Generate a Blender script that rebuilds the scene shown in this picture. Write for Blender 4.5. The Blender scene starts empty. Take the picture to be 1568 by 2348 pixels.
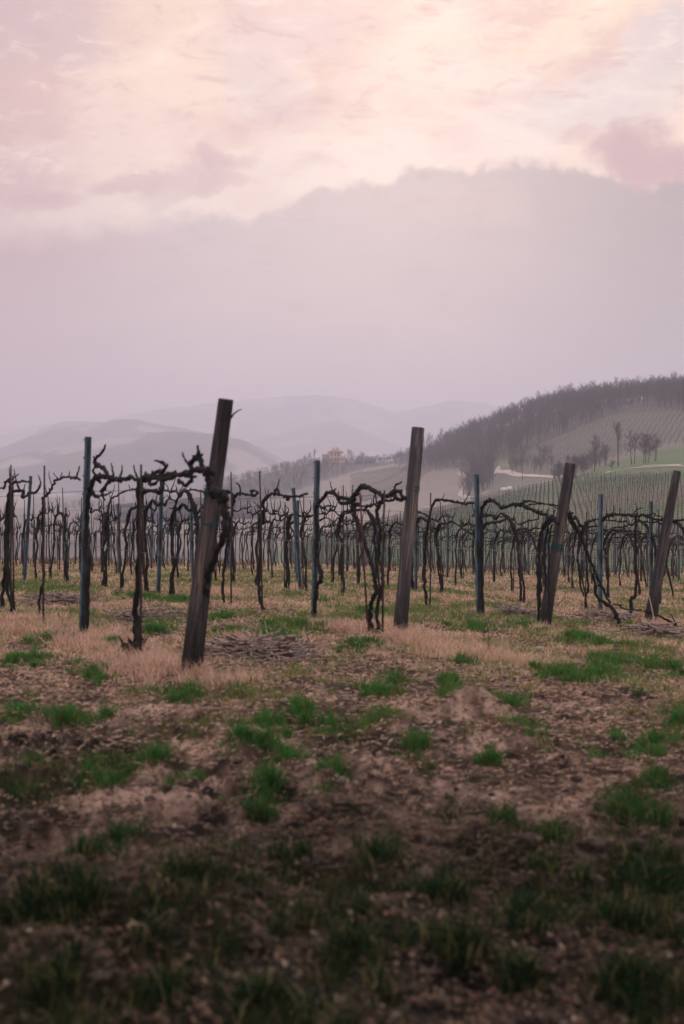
import bpy, math, random
import numpy as np
from mathutils import Vector

random.seed(7)
RNG = np.random.default_rng(11)
scene = bpy.context.scene
COL = scene.collection

# ------------------------------------------------------------------ camera
EYE = 1.45
cam_data = bpy.data.cameras.new("camera")
cam = bpy.data.objects.new("camera", cam_data)
COL.objects.link(cam)
cam.location = (0, 0, EYE)
cam.rotation_euler = (math.radians(90), 0, 0)
cam_data.sensor_fit = 'VERTICAL'
cam_data.sensor_height = 36
cam_data.lens = 50
cam_data.clip_start = 0.1
cam_data.clip_end = 12000
cam_data.dof.use_dof = True
cam_data.dof.focus_distance = 60
cam_data.dof.aperture_fstop = 2.6
scene.camera = cam

# ------------------------------------------------------------------ exposure
scene.render.engine = 'CYCLES'
vs = scene.view_settings
scene.display_settings.display_device = 'sRGB'
vs.view_transform = 'Standard'
vs.look = 'None'
vs.exposure = 0.0
vs.gamma = 1.0
vs.use_curve_mapping = False
scene.cycles.volume_bounces = 1
scene.cycles.max_bounces = 6
scene.cycles.diffuse_bounces = 2
scene.cycles.use_denoising = True

# ------------------------------------------------------------------ world sky
SUN_EL, SUN_AZ = math.radians(19), math.radians(4)      # azimuth from +Y towards +X
world = bpy.data.worlds.new("World")
scene.world = world
world.use_nodes = True
nt = world.node_tree
nt.nodes.clear()


class NB:
    """small helper for wiring shader nodes"""
    def __init__(self, tree):
        self.t = tree

    def n(self, typ, **kw):
        nd = self.t.nodes.new(typ)
        for k, v in kw.items():
            setattr(nd, k, v)
        return nd

    def set(self, sock, v):
        if hasattr(v, 'bl_idname') or isinstance(v, bpy.types.NodeSocket):
            self.t.links.new(v, sock)
        else:
            sock.default_value = v

    def math(self, op, a, b=0.0, c=0.0, clamp=False):
        nd = self.n('ShaderNodeMath', operation=op)
        nd.use_clamp = clamp
        self.set(nd.inputs[0], a)
        self.set(nd.inputs[1], b)
        self.set(nd.inputs[2], c)
        return nd.outputs[0]

    def mapr(self, v, a, b, c=0.0, d=1.0, smooth=True):
        nd = self.n('ShaderNodeMapRange')
        nd.interpolation_type = 'SMOOTHSTEP' if smooth else 'LINEAR'
        for i, x in enumerate((v, a, b, c, d)):
            self.set(nd.inputs[i], x)
        return nd.outputs[0]

    def noise(self, vec, scale, detail=4, rough=0.55, dist=0.0):
        nd = self.n('ShaderNodeTexNoise')
        if vec is not None:
            self.set(nd.inputs['Vector'], vec)
        nd.inputs['Scale'].default_value = scale
        nd.inputs['Detail'].default_value = detail
        nd.inputs['Roughness'].default_value = rough
        nd.inputs['Distortion'].default_value = dist
        return nd.outputs['Fac']

    def mapping(self, vec, loc=(0, 0, 0), rot=(0, 0, 0), sc=(1, 1, 1)):
        nd = self.n('ShaderNodeMapping')
        self.set(nd.inputs['Vector'], vec)
        nd.inputs['Location'].default_value = loc
        nd.inputs['Rotation'].default_value = rot
        nd.inputs['Scale'].default_value = sc
        return nd.outputs[0]

    def mix(self, f, a, b, blend='MIX'):
        nd = self.n('ShaderNodeMix', data_type='RGBA', blend_type=blend)
        self.set(nd.inputs[0], f)
        self.set(nd.inputs[6], a if not isinstance(a, tuple) else (*a, 1)[:4])
        self.set(nd.inputs[7], b if not isinstance(b, tuple) else (*b, 1)[:4])
        return nd.outputs[2]

    def comb(self, x, y, z):
        nd = self.n('ShaderNodeCombineXYZ')
        self.set(nd.inputs[0], x)
        self.set(nd.inputs[1], y)
        self.set(nd.inputs[2], z)
        return nd.outputs[0]


W = NB(nt)
tc = W.n('ShaderNodeTexCoord')
dirv = tc.outputs['Generated']
sep = W.n('ShaderNodeSeparateXYZ')
nt.links.new(dirv, sep.inputs[0])
dx, dy, dz = sep.outputs
el = W.math('ARCSINE', dz)
az = W.math('ARCTAN2', dx, dy)
azc = W.math('MINIMUM', W.math('MAXIMUM', az, -0.7), 0.7)
sky = W.n('ShaderNodeTexSky', sky_type='NISHITA')
sky.sun_disc = False
sky.sun_elevation = SUN_EL
sky.sun_rotation = SUN_AZ
sky.air_density = 1.2
sky.dust_density = 3.0
HZ = np.array((.76, .66, .71))


def skyc(py, rgb):
    """cloud radiance that shows as rgb once seen through the haze at that height"""
    e = math.atan((1174 - py) / 3261)
    T = math.exp(-395 * .0006 / math.sin(max(e, .06)))
    if py < 520:
        rgb = (rgb[0] - 4, rgb[1] - 7, rgb[2] - 4)
    lin = np.array([((c / 255 + .055) / 1.055) ** 2.4 for c in rgb])
    return tuple(float(v) for v in np.clip((lin - (1 - T) * HZ) / T, .05, 4))


# warped sky coordinates: azimuth and elevation, so that cloud shapes fray
wn = W.n('ShaderNodeTexNoise')
nt.links.new(W.mapping(dirv, sc=(1, 1, 1.3)), wn.inputs['Vector'])
wn.inputs['Scale'].default_value = 11.0
wn.inputs['Detail'].default_value = 7.0
wn.inputs['Roughness'].default_value = 0.62
wn.inputs['Distortion'].default_value = 0.3
wsep = W.n('ShaderNodeSeparateColor')
nt.links.new(wn.outputs['Color'], wsep.inputs[0])
waz = W.math('ADD', az, W.math('MULTIPLY', W.math('SUBTRACT', wsep.outputs[0], 0.5), 0.10))
wel = W.math('ADD', el, W.math('MULTIPLY', W.math('SUBTRACT', wsep.outputs[1], 0.5), 0.065))
saz = W.math('ADD', az, W.math('MULTIPLY', W.math('SUBTRACT', wsep.outputs[0], 0.5), 0.03))
sel = W.math('ADD', el, W.math('MULTIPLY', W.math('SUBTRACT', wsep.outputs[1], 0.5), 0.02))


def blob(base, px, py, rx, ry, rot, rgb, amt=1.0, hard=0.5, small=False):
    """a cloud patch centred on a compass direction"""
    a0, e0_ = math.atan((px - 784) / 3261), math.atan((1174 - py) / 3261)
    c, s_ = math.cos(math.radians(rot)), math.sin(math.radians(rot))
    A = W.math('SUBTRACT', saz if small else waz, a0)
    E = W.math('SUBTRACT', sel if small else wel, e0_)
    u = W.math('MULTIPLY_ADD', A, c / (rx / 3261), W.math('MULTIPLY', E, s_ / (rx / 3261)))
    v = W.math('MULTIPLY_ADD', E, c / (ry / 3261), W.math('MULTIPLY', A, -s_ / (ry / 3261)))
    r2_ = W.math('ADD', W.math('MULTIPLY', u, u), W.math('MULTIPLY', v, v))
    m_ = W.mapr(r2_, 1.0 + hard, max(0.0, 1.0 - hard * 2), 0.0, amt)
    return W.mix(m_, base, skyc(py, rgb))


# high cloud: warm cream sheets, pink-mauve veils and blue-grey gaps
n_big = W.noise(W.mapping(wn.outputs['Color'], sc=(1, 1, 1)), 4.0, 4, 0.55)
n_bk = W.noise(W.mapping(dirv, loc=(2, 3, 1), rot=(0.3, math.radians(50), 0.2), sc=(1, 1, 2.4)), 5.0, 4, 0.5, 0.6)
n_fine = W.noise(dirv, 38.0, 6, 0.62, 0.35)
st = W.mapping(dirv, rot=(0, math.radians(-32), 0), sc=(1.2, 1.0, 4.0))
st2 = W.mapping(dirv, rot=(0, math.radians(24), 0), sc=(1.0, 1.0, 6.0))
n_veil = W.noise(W.mapping(dirv, loc=(3.1, 0.2, 1.7), sc=(1, 1, 1.5)), 6.5, 5, 0.56, 0.5)
n_cream = W.noise(W.mapping(st, loc=(7, 2, 4)), 7.0, 7, 0.62, 0.7)
n_gap = W.noise(W.mapping(dirv, loc=(1.4, 5.2, 9.3), sc=(1, 1, 1.7)), 7.5, 5, 0.58, 0.4)
n_str = W.noise(st2, 17.0, 6, 0.65, 0.4)
hi = W.mix(W.mapr(n_veil, 0.40, 0.62), skyc(250, (250, 227, 214)), skyc(250, (232, 206, 201)))
hi = W.mix(W.math('MULTIPLY', W.mapr(n_cream, 0.50, 0.70), 0.6), hi, skyc(250, (250, 232, 219)))
hi = W.mix(W.math('MULTIPLY', W.mapr(n_gap, 0.50, 0.66), 0.6), hi, skyc(250, (232, 214, 214)))
hi = blob(hi, 0, 320, 170, 330, 0, (224, 198, 197), .8, 1.0)
hi = blob(hi, 90, 60, 220, 110, 0, (218, 198, 199), .75, 1.0)
hi = blob(hi, 330, 50, 130, 60, 20, (245, 219, 204), .7, .9)
hi = blob(hi, 720, 50, 230, 70, 10, (236, 214, 210), .8, .8)
hi = blob(hi, 610, 190, 120, 70, -15, (231, 214, 213), .8, .8)
hi = blob(hi, 850, 190, 75, 150, -15, (243, 216, 208), .8, .8)
hi = blob(hi, 350, 260, 190, 70, 12, (247, 225, 212), .6, .9)
hi = blob(hi, 330, 350, 260, 50, 5, (246, 224, 216), .7, .8)
hi = blob(hi, 1340, 260, 260, 80, 12, (233, 222, 222), .9, .8)
hi = blob(hi, 1120, 170, 90, 45, 0, (234, 221, 222), .9, .8)
hi = blob(hi, 1540, 110, 110, 80, 20, (226, 214, 217), .9, .8)
hi = blob(hi, 1060, 30, 60, 35, 0, (232, 216, 214), .8, .8)
hi = blob(hi, 1280, 95, 270, 45, 22, (250, 233, 216), .7, .9)
hi = blob(hi, 1400, 40, 230, 40, 12, (250, 228, 208), .7, .9)
hi = blob(hi, 950, 250, 150, 170, 4, (252, 236, 227), .5, 1.0)
hi = blob(hi, 760, 360, 220, 80, 12, (251, 236, 226), .7, 1.0)
hi = blob(hi, 1000, 90, 110, 90, 30, (254, 236, 222), .6, .9)
n_wisp = W.noise(W.mapping(wn.outputs['Color'], sc=(.9, .9, .9)), 5.0, 5, 0.6)
n_w2 = W.noise(W.mapping(dirv, rot=(0, math.radians(-18), 0), sc=(1, 1, 2.6)), 30.0, 7, 0.66, 0.5)
hi = W.mix(W.math('MULTIPLY', W.mapr(n_w2, 0.50, 0.72), 0.75), hi, skyc(250, (222, 197, 197)))
hi = W.mix(W.math('MULTIPLY', W.mapr(n_w2, 0.48, 0.28), 0.65), hi, skyc(250, (253, 238, 228)))
strm = W.math('MULTIPLY', W.mapr(n_str, 0.52, 0.72), W.mapr(az, -0.02, 0.10, 0.10, 0.55))
hi = W.mix(strm, hi, skyc(250, (252, 238, 230)))
hi = blob(hi, 1130, 292, 200, 17, -24, (247, 232, 226), .55, 1.0, True)
hi = blob(hi, 1190, 262, 130, 9, -20, (243, 230, 226), .4, 1.0, True)
hi = blob(hi, 1330, 372, 70, 16, -5, (248, 226, 214), .7, .9, True)
hi = blob(hi, 1515, 425, 70, 20, 15, (248, 224, 214), .7, .9, True)
hi = blob(hi, 420, 470, 330, 60, 12, (240, 222, 219), .7, .9)
# bank of low mauve cloud: its upper edge climbs to the right
edge = W.n('ShaderNodeFloatCurve')
cu = edge.mapping.curves[0]
EP = [(-400, 640), (0, 572), (130, 556), (240, 515), (400, 500), (540, 500), (610, 480), (700, 452), (760, 432), (870, 410), (960, 390), (1060, 388), (1130, 382),
      (1250, 385), (1330, 398), (1400, 405), (1480, 432), (1568, 428), (1900, 440), (2600, 470)]
pts_ = [((math.atan((a - 784) / 3261) + .6) / 1.2, math.atan((1174 - b) / 3261) / .5) for a, b in EP]
cu.points[0].location = (0, pts_[0][1])
cu.points[1].location = (1, pts_[-1][1])
for p_ in pts_:
    cu.points.new(*p_)
edge.mapping.update()
W.set(edge.inputs['Value'], W.math('DIVIDE', W.math('ADD', azc, 0.6), 1.2))
vor = W.n('ShaderNodeTexVoronoi', feature='SMOOTH_F1')
nt.links.new(dirv, vor.inputs['Vector'])
vor.inputs['Scale'].default_value = 48
ev = W.math('MULTIPLY', edge.outputs[0], 0.5)
ev = W.math('ADD', ev, W.math('MULTIPLY', W.math('SUBTRACT', n_fine, 0.5), 0.034))
ev = W.math('SUBTRACT', ev, W.math('MULTIPLY', W.math('SUBTRACT', vor.outputs['Distance'], 0.35), 0.012))
soft = W.mapr(az, -0.19, -0.03, 0.015, 0.0042)
bank = W.mapr(W.math('SUBTRACT', ev, el), W.math('MULTIPLY', soft, -1.0), soft)
bk = W.mix(W.mapr(n_bk, 0.3, 0.7), skyc(600, (216, 200, 206)), skyc(600, (222, 206, 210)))
bk = W.mix(W.mapr(az, 0.05, 0.26), bk, skyc(600, (194, 178, 184)))
bk = W.mix(W.mapr(az, -0.08, -0.26, 0.0, 0.7), bk, skyc(600, (214, 190, 196)))
bk = blob(bk, 1050, 480, 150, 50, -5, (224, 208, 207), .6, .9)
bk = W.mix(W.math('MULTIPLY', W.mapr(n_w2, 0.50, 0.75), 0.5), bk, skyc(600, (211, 194, 200)))
rim = W.math('MULTIPLY', W.mapr(W.math('SUBTRACT', el, ev), 0.035, 0.004, 0.0, 0.55), W.mapr(W.math('ABSOLUTE', az), 0.12, 0.22, 1.0, 0.35))
hi = W.mix(rim, hi, skyc(400, (255, 240, 231)))
cl = W.mix(bank, hi, bk)
for (bx, by, rx_, ry_, ro, am) in ((1452, 345, 80, 34, 22, 1.25), (1505, 392, 80, 30, 10, 1.2), (1305, 345, 34, 12, 0, .6), (515, 388, 42, 18, 0, .75), (585, 378, 40, 14, 30, .6),
                                   (282, 448, 60, 16, 8, .75), (110, 482, 60, 14, 0, .6), (430, 440, 110, 20, 12, .6), (540, 440, 60, 12, 8, .6), (960, 375, 14, 8, 0, .8)):
    cl = blob(cl, bx, by, rx_ * 1.25, ry_ * 1.5, ro, (212, 188, 193) if bx > 1400 else (218, 195, 198), min(am * .8, 1.0), 1.0 if bx < 1400 else .7)
# higher up the same cloud sheet goes on, more evenly
cl = W.mix(W.mapr(el, 0.40, 0.75, 0.0, 0.85), cl, (1.42, 1.36, 1.46))
cl10 = W.n('ShaderNodeVectorMath', operation='SCALE')
nt.links.new(cl, cl10.inputs[0])
cl10.inputs['Scale'].default_value = 10.0
mixed = W.mix(0.93, sky.outputs[0], cl10.outputs[0])
bg = W.n('ShaderNodeBackground')
nt.links.new(mixed, bg.inputs[0])
bg.inputs[1].default_value = 0.1
out = W.n('ShaderNodeOutputWorld')
nt.links.new(bg.outputs[0], out.inputs[0])

# ------------------------------------------------------------------ sun
sd = bpy.data.lights.new("sun", 'SUN')
sd.energy = 1.15
sd.angle = math.radians(25)
sd.color = (1.0, 0.90, 0.84)
so = bpy.data.objects.new("sun", sd)
COL.objects.link(so)
v = Vector((math.sin(SUN_AZ) * math.cos(SUN_EL), math.cos(SUN_AZ) * math.cos(SUN_EL), math.sin(SUN_EL)))
so.rotation_euler = v.to_track_quat('Z', 'Y').to_euler()

# ------------------------------------------------------------------ pixel frame: 1568 x 2348 working pixels of the photograph
FP = 50 / 36 * 2348
CX, CY = 784.0, 1174.0
S = 1.37755


def P(px, py, Y):
    return np.array([(px - CX) / FP * Y, Y, EYE - (py - CY) / FP * Y])


# ------------------------------------------------------------------ noise
def _h(ix, iy, seed):
    n = (ix.astype(np.int64) * 374761393 + iy.astype(np.int64) * 668265263 + seed * 974634777) & 0xffffffff
    n = ((n ^ (n >> 13)) * 1274126177) & 0xffffffff
    n = (n ^ (n >> 16)) & 0xffffffff
    return n / 4294967295.0


def vnoise(x, y, seed=0):
    x = np.asarray(x, float)
    y = np.asarray(y, float)
    ix, iy = np.floor(x), np.floor(y)
    fx, fy = x - ix, y - iy
    ux, uy = fx * fx * (3 - 2 * fx), fy * fy * (3 - 2 * fy)
    a, b = _h(ix, iy, seed), _h(ix + 1, iy, seed)
    c, d = _h(ix, iy + 1, seed), _h(ix + 1, iy + 1, seed)
    return (a + (b - a) * ux) * (1 - uy) + (c + (d - c) * ux) * uy


def fbm(x, y, oct=4, seed=0, gain=0.5):
    s, a, t = 0.0, 1.0, 0.0
    c_, s_ = math.cos(0.6), math.sin(0.6)
    for i in range(oct):
        s = s + a * vnoise(x, y, seed + i * 17)
        t += a
        x, y = (x * c_ - y * s_) * 2.03 + 5.1, (x * s_ + y * c_) * 2.03 - 3.7
        a *= gain
    return s / t


def sstep(a, b, x):
    t = np.clip((x - a) / (b - a), 0, 1)
    return t * t * (3 - 2 * t)


# ------------------------------------------------------------------ terrain height table
COLS = [-800, 0, 300, 560, 700, 900, 960, 1060, 1160, 1300, 1430, 1568, 2400]
NEARZ = {  # metres
    1: [0] * 13, 4: [0.0] * 13, 8: [0.06] * 13,
    11: [.12, .12, .12, .12, .12, .12, .12, .10, .08, .05, .02, .0, -.1],
    15: [.17, .17, .17, .17, .16, .15, .12, .07, .03, .0, -.03, -.06, -.2],
    19: [.16, .16, .16, .15, .12, .05, .03, .0, -.03, -.09, -.13, -.16, -.3],
    23: [.13, .13, .11, .08, .04, -.02, -.05, -.09, -.13, -.19, -.24, -.27, -.4],
    28: [.03, .03, .0, -.03, -.08, -.14, -.17, -.21, -.26, -.33, -.37, -.4, -.5],
    35: [-.15, -.15, -.18, -.22, -.27, -.33, -.36, -.4, -.45, -.52, -.57, -.6, -.7],
    45: [-.4, -.4, -.42, -.46, -.5, -.56, -.58, -.62, -.66, -.72, -.78, -.82, -.9],
    60: [-.8, -.8, -.83, -.87, -.92, -1.0, -1.03, -1.08, -1.12, -1.18, -1.24, -1.28, -1.4],
    75: [-1.15, -1.15, -1.2, -1.28, -1.36, -1.48, -1.52, -1.6, -1.66, -1.74, -1.8, -1.84, -2.0],
    86: [-1.75, -1.75, -1.85, -2.1, -2.3, -2.6, -2.7, -2.85, -2.95, -3.05, -3.15, -3.2, -3.4],
}
FARY = {  # working pixels
    100: [1340, 1340, 1342, 1346, 1352, 1362, 1370, 1380, 1385, 1388, 1390, 1390, 1390],
    130: [1345, 1345, 1345, 1345, 1348, 1352, 1355, 1360, 1362, 1362, 1360, 1358, 1350],
    160: [1335, 1335, 1335, 1333, 1325, 1316, 1314, 1310, 1308, 1300, 1290, 1280, 1260],
    200: [1320, 1320, 1318, 1315, 1300, 1275, 1266, 1255, 1246, 1222, 1205, 1190, 1150],
    250: [1300, 1300, 1298, 1293, 1272, 1236, 1222, 1205, 1184, 1152, 1122, 1105, 1060],
    300: [1285, 1285, 1282, 1276, 1248, 1206, 1192, 1172, 1146, 1112, 1090, 1068, 1010],
    330: [1278, 1278, 1275, 1268, 1234, 1192, 1182, 1163, 1132, 1105, 1069, 1046, 990],
    360: [1270, 1270, 1266, 1258, 1230, 1190, 1182, 1164, 1128, 1106, 1060, 1035, 970],
    400: [1260, 1260, 1254, 1245, 1222, 1186, 1178, 1160, 1110, 1074, 1020, 990, 930],
    440: [1250, 1250, 1242, 1232, 1213, 1180, 1170, 1140, 1084, 1024, 975, 955, 895],
    480: [1241, 1241, 1228, 1218, 1203, 1174, 1158, 1112, 1050, 980, 942, 936, 875],
    520: [1233, 1233, 1214, 1205, 1193, 1166, 1142, 1082, 1008, 945, 927, 918, 855],
    560: [1224, 1224, 1198, 1192, 1181, 1154, 1122, 1046, 968, 930, 918, 907, 848],
    620: [1212, 1212, 1176, 1172, 1160, 1134, 1080, 1000, 975, 940, 924, 908, 855],
    700: [1195, 1195, 1153, 1143, 1118, 1098, 1032, 1012, 1005, 975, 955, 935, 885],
    780: [1180, 1180, 1158, 1108, 1066, 1066, 1036, 1040, 1035, 1010, 990, 970, 915],
    820: [1175, 1175, 1160, 1092, 1055, 1057, 1046, 1052, 1045, 1025, 1005, 985, 930],
    900: [1165, 1165, 1160, 1104, 1072, 1068, 1066, 1070, 1062, 1045, 1030, 1010, 960],
    1050: [1152, 1152, 1150, 1130, 1110, 1100, 1098, 1090, 1085, 1075, 1065, 1050, 1010],
    1300: [1138, 1138, 1135, 1134, 1130, 1120, 1115, 1110, 1105, 1100, 1095, 1085, 1060],
    2000: [1150, 1150, 1150, 1150, 1150, 1150, 1150, 1150, 1150, 1150, 1150, 1150, 1140],
    6400: [1168] * 13,
}
_ds, _zs = [], []
for k, r in NEARZ.items():
    _ds.append(float(k))
    _zs.append(np.array(r, float))
for k, r in FARY.items():
    _ds.append(float(k))
    _zs.append(EYE - (np.array(r, float) - CY) / FP * k)
_ds, _zs = np.array(_ds), np.array(_zs)
NC, ND = 321, 420
TX = np.linspace(-800, 2400, NC)
TL = np.linspace(math.log(1.0), math.log(6400), ND)
_tmp = np.array([np.interp(TX, COLS, row) for row in _zs])
TAB = np.empty((ND, NC))
for j in range(NC):
    TAB[:, j] = np.interp(np.exp(TL), _ds, _tmp[:, j])
for _ in range(5):
    TAB[1:-1] = (TAB[:-2] + 2 * TAB[1:-1] + TAB[2:]) / 4
for _ in range(30):
    TAB[:, 1:-1] = (TAB[:, :-2] + 2 * TAB[:, 1:-1] + TAB[:, 2:]) / 4


def column_depth(x, y):
    x, y = np.asarray(x, float), np.asarray(y, float)
    r = np.hypot(x, y)
    a = np.arctan2(x, y)
    ac = np.clip(a, -0.5, 0.5)
    return CX + FP * np.tan(ac), r * np.cos(ac), a


def HB(x, y):
    """large-scale ground height"""
    px, D, a = column_depth(x, y)
    u = np.clip((px + 800) / 3200 * (NC - 1), 0, NC - 1.001)
    w = np.clip((np.log(np.maximum(D, 1.0)) - TL[0]) / (TL[-1] - TL[0]) * (ND - 1), 0, ND - 1.001)
    i, j = w.astype(int), u.astype(int)
    fi, fj = w - i, u - j
    z = (TAB[i, j] * (1 - fj) + TAB[i, j + 1] * fj) * (1 - fi) + (TAB[i + 1, j] * (1 - fj) + TAB[i + 1, j + 1] * fj) * fi
    k = sstep(0.7, 1.3, np.abs(a))
    zf = -1.0 - 0.01 * np.minimum(np.hypot(x, y), 900) * 0.6
    zf = zf * sstep(20, 150, np.hypot(x, y))
    return z * (1 - k) + zf * k


MOUNDS = []


def relief(x, y):
    """clods, hummocks and ruts on the field"""
    r = np.hypot(x, y)
    k = 1 - 0.80 * sstep(8.3, 11.5, r)
    b = (fbm(x * 1.1, y * 1.1, 3, 3) - 0.5) * 0.22
    m = fbm(x * 3.3 + 4, y * 3.3, 4, 21, 0.6)
    m = (np.abs(m - 0.5) * 2)
    f = fbm(x * 12, y * 12, 3, 55, 0.6) - 0.5
    patch = sstep(0.42, 0.62, fbm(x * 0.8 + 9, y * 0.8, 2, 91))
    g2 = fbm(x * 5.5 + 8, y * 5.5, 3, 24, 0.55)
    pit = -sstep(0.60, 0.74, g2) * 0.05
    z = b * 1.1 + (0.12 - m * 0.42) * 0.52 * (0.35 + 0.65 * patch) + f * 0.065 * (0.4 + 0.6 * patch) + pit * k
    for (mx, my, mr, mh) in MOUNDS:
        z = z + mh * np.exp(-((x - mx) ** 2 + (y - my) ** 2) / (mr * mr)) / np.maximum(k, .3)
    fade = 1 - sstep(60, 110, r)
    return (z - 0.05) * k * fade


def far_relief(x, y):
    r = np.hypot(x, y)
    k = sstep(110, 400, r)
    return k * ((fbm(x * 0.02, y * 0.02, 4, 5) - 0.5) * 5.0 * sstep(500, 1000, r) + (fbm(x * 0.05, y * 0.05, 3, 9) - 0.5) * 1.0)


def H(x, y):
    return HB(x, y) + relief(x, y) + far_relief(x, y)


def H1(x, y):
    return float(H(np.array([x]), np.array([y]))[0])


def hit(px, py, y0=3.5, y1=90.0):
    """first ground point seen through a working pixel"""
    ys = np.exp(np.linspace(math.log(y0), math.log(y1), 600))
    xs = (px - CX) / FP * ys
    zr = EYE - (py - CY) / FP * ys
    zg = HB(xs, ys)
    ok = np.nonzero(zr <= zg)[0]
    i = ok[0] if len(ok) else len(ys) - 1
    return xs[i], ys[i]


for (px_, py_, w_, h_) in ((1085, 1625, 60, .13), (1300, 1740, 60, .07), (760, 1880, 110, .08), (130, 2260, 140, .09), (450, 2170, 150, .09), (300, 1690, 90, .06), (1450, 1600, 80, .09),
                           (900, 1660, 50, .05), (560, 1700, 60, .05), (1070, 2190, 90, .07), (1180, 1960, 60, .07), (660, 1620, 60, .04), (950, 1640, 28, -.06), (862, 1785, 28, -.08),
                           (1290, 1900, 50, -.12), (1045, 1950, 45, -.10), (700, 2010, 60, -.07), (600, 2140, 70, -.08), (1200, 1710, 40, -.05), (380, 1850, 60, -.05), (90, 1900, 60, -.06),
                           (1400, 1700, 50, -.06), (270, 2130, 70, -.07), (880, 2050, 60, -.07), (760, 1660, 30, -.05), (500, 1570, 40, -.04)):
    _x, _y = hit(px_, py_)
    MOUNDS.append((_x, _y, w_ / FP * _y, h_ * 1.25))


# ------------------------------------------------------------------ mesh helpers
def mesh_np(name, V, F, mat=None, col=None, smooth=True):
    """V Nx3, F list of arrays (Mx3 / Mx4) -> mesh"""
    V = np.asarray(V, np.float32)
    Fs = F if isinstance(F, list) else [F]
    Fs = [np.asarray(f, np.int32) for f in Fs if len(f)]
    me = bpy.data.meshes.new(name)
    me.vertices.add(len(V))
    me.vertices.foreach_set('co', V.ravel())
    nl = sum(f.size for f in Fs)
    me.loops.add(nl)
    me.loops.foreach_set('vertex_index', np.concatenate([f.ravel() for f in Fs]))
    tot = np.concatenate([np.full(len(f), f.shape[1], np.int32) for f in Fs])
    me.polygons.add(len(tot))
    st_ = np.zeros(len(tot), np.int32)
    st_[1:] = np.cumsum(tot)[:-1]
    me.polygons.foreach_set('loop_start', st_)
    me.polygons.foreach_set('loop_total', tot)
    if smooth:
        me.polygons.foreach_set('use_smooth', np.ones(len(tot), bool))
    me.update(calc_edges=True)
    if col is not None:
        at = me.color_attributes.new('col', 'FLOAT_COLOR', 'POINT')
        c = np.ones((len(V), 4), np.float32)
        c[:, :3] = col
        at.data.foreach_set('color', c.ravel())
    if mat:
        me.materials.append(mat)
    return me


def link(name, me, parent=None, loc=None):
    o = bpy.data.objects.new(name, me)
    COL.objects.link(o)
    if parent is not None:
        o.parent = parent
    if loc is not None:
        o.location = loc
    return o


def tag(o, label=None, cat=None, group=None, kind=None):
    if label:
        o['label'] = label
    if cat:
        o['category'] = cat
    if group:
        o['group'] = group
    if kind:
        o['kind'] = kind
    return o


class Buf:
    """gathers tubes and boxes into one mesh"""
    def __init__(self):
        self.V, self.Q, self.T, self.n = [], [], [], 0

    def add(self, V, Q=None, T=None):
        V = np.asarray(V, float)
        if Q is not None and len(Q):
            self.Q.append(np.asarray(Q) + self.n)
        if T is not None and len(T):
            self.T.append(np.asarray(T) + self.n)
        self.V.append(V)
        self.n += len(V)

    def tube(self, pts, rad, sides=6, rough=0.0, rng=None, cap=True):
        pts = np.asarray(pts, float)
        n = len(pts)
        rad = np.full(n, rad) if np.isscalar(rad) else np.asarray(rad, float)
        tg = np.gradient(pts, axis=0)
        tg /= np.linalg.norm(tg, axis=1)[:, None] + 1e-9
        ref = np.array([0.31, 0.17, 0.93]) if abs(tg[0][2]) < 0.8 else np.array([0.9, 0.2, 0.1])
        u = np.cross(tg[0], ref)
        u /= np.linalg.norm(u)
        V = []
        ang = np.arange(sides) / sides * 2 * math.pi
        for i in range(n):
            u = u - tg[i] * np.dot(u, tg[i])
            u /= np.linalg.norm(u) + 1e-9
            w = np.cross(tg[i], u)
            r = rad[i] * np.ones(sides)
            if rough and rng is not None:
                r = r * (1 + rng.uniform(-rough, rough, sides))
            V.append(pts[i] + np.outer(np.cos(ang) * r, u) + np.outer(np.sin(ang) * r, w))
        V = np.concatenate(V)
        i0 = np.arange(n - 1)[:, None] * sides
        k = np.arange(sides)[None, :]
        k2 = (k + 1) % sides
        Q = np.stack([i0 + k, i0 + k2, i0 + sides + k2, i0 + sides + k], -1).reshape(-1, 4)
        T = None
        if cap:
            V = np.concatenate([V, pts[:1], pts[-1:]])
            a, b = n * sides, n * sides + 1
            kk = np.arange(sides)
            kk2 = (kk + 1) % sides
            o2 = (n - 1) * sides
            T = np.concatenate([np.stack([kk2, kk, np.full(sides, a)], -1), np.stack([o2 + kk, o2 + kk2, np.full(sides, b)], -1)])
        self.add(V, Q, T)

    def box(self, c, s, rz=0.0):
        c, s = np.array(c, float), np.array(s, float) / 2
        V = np.array([[x, y, z] for z in (-1, 1) for y in (-1, 1) for x in (-1, 1)]) * s
        cs, sn = math.cos(rz), math.sin(rz)
        V = np.stack([V[:, 0] * cs - V[:, 1] * sn, V[:, 0] * sn + V[:, 1] * cs, V[:, 2]], -1) + c
        Q = [[0, 2, 3, 1], [4, 5, 7, 6], [0, 1, 5, 4], [1, 3, 7, 5], [3, 2, 6, 7], [2, 0, 4, 6]]
        self.add(V, Q)

    def mesh(self, name, mat=None, smooth=True):
        V = np.concatenate(self.V)
        F = []
        if self.Q:
            F.append(np.concatenate(self.Q))
        if self.T:
            F.append(np.concatenate(self.T))
        return mesh_np(name, V, F, mat, smooth=smooth)


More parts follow.
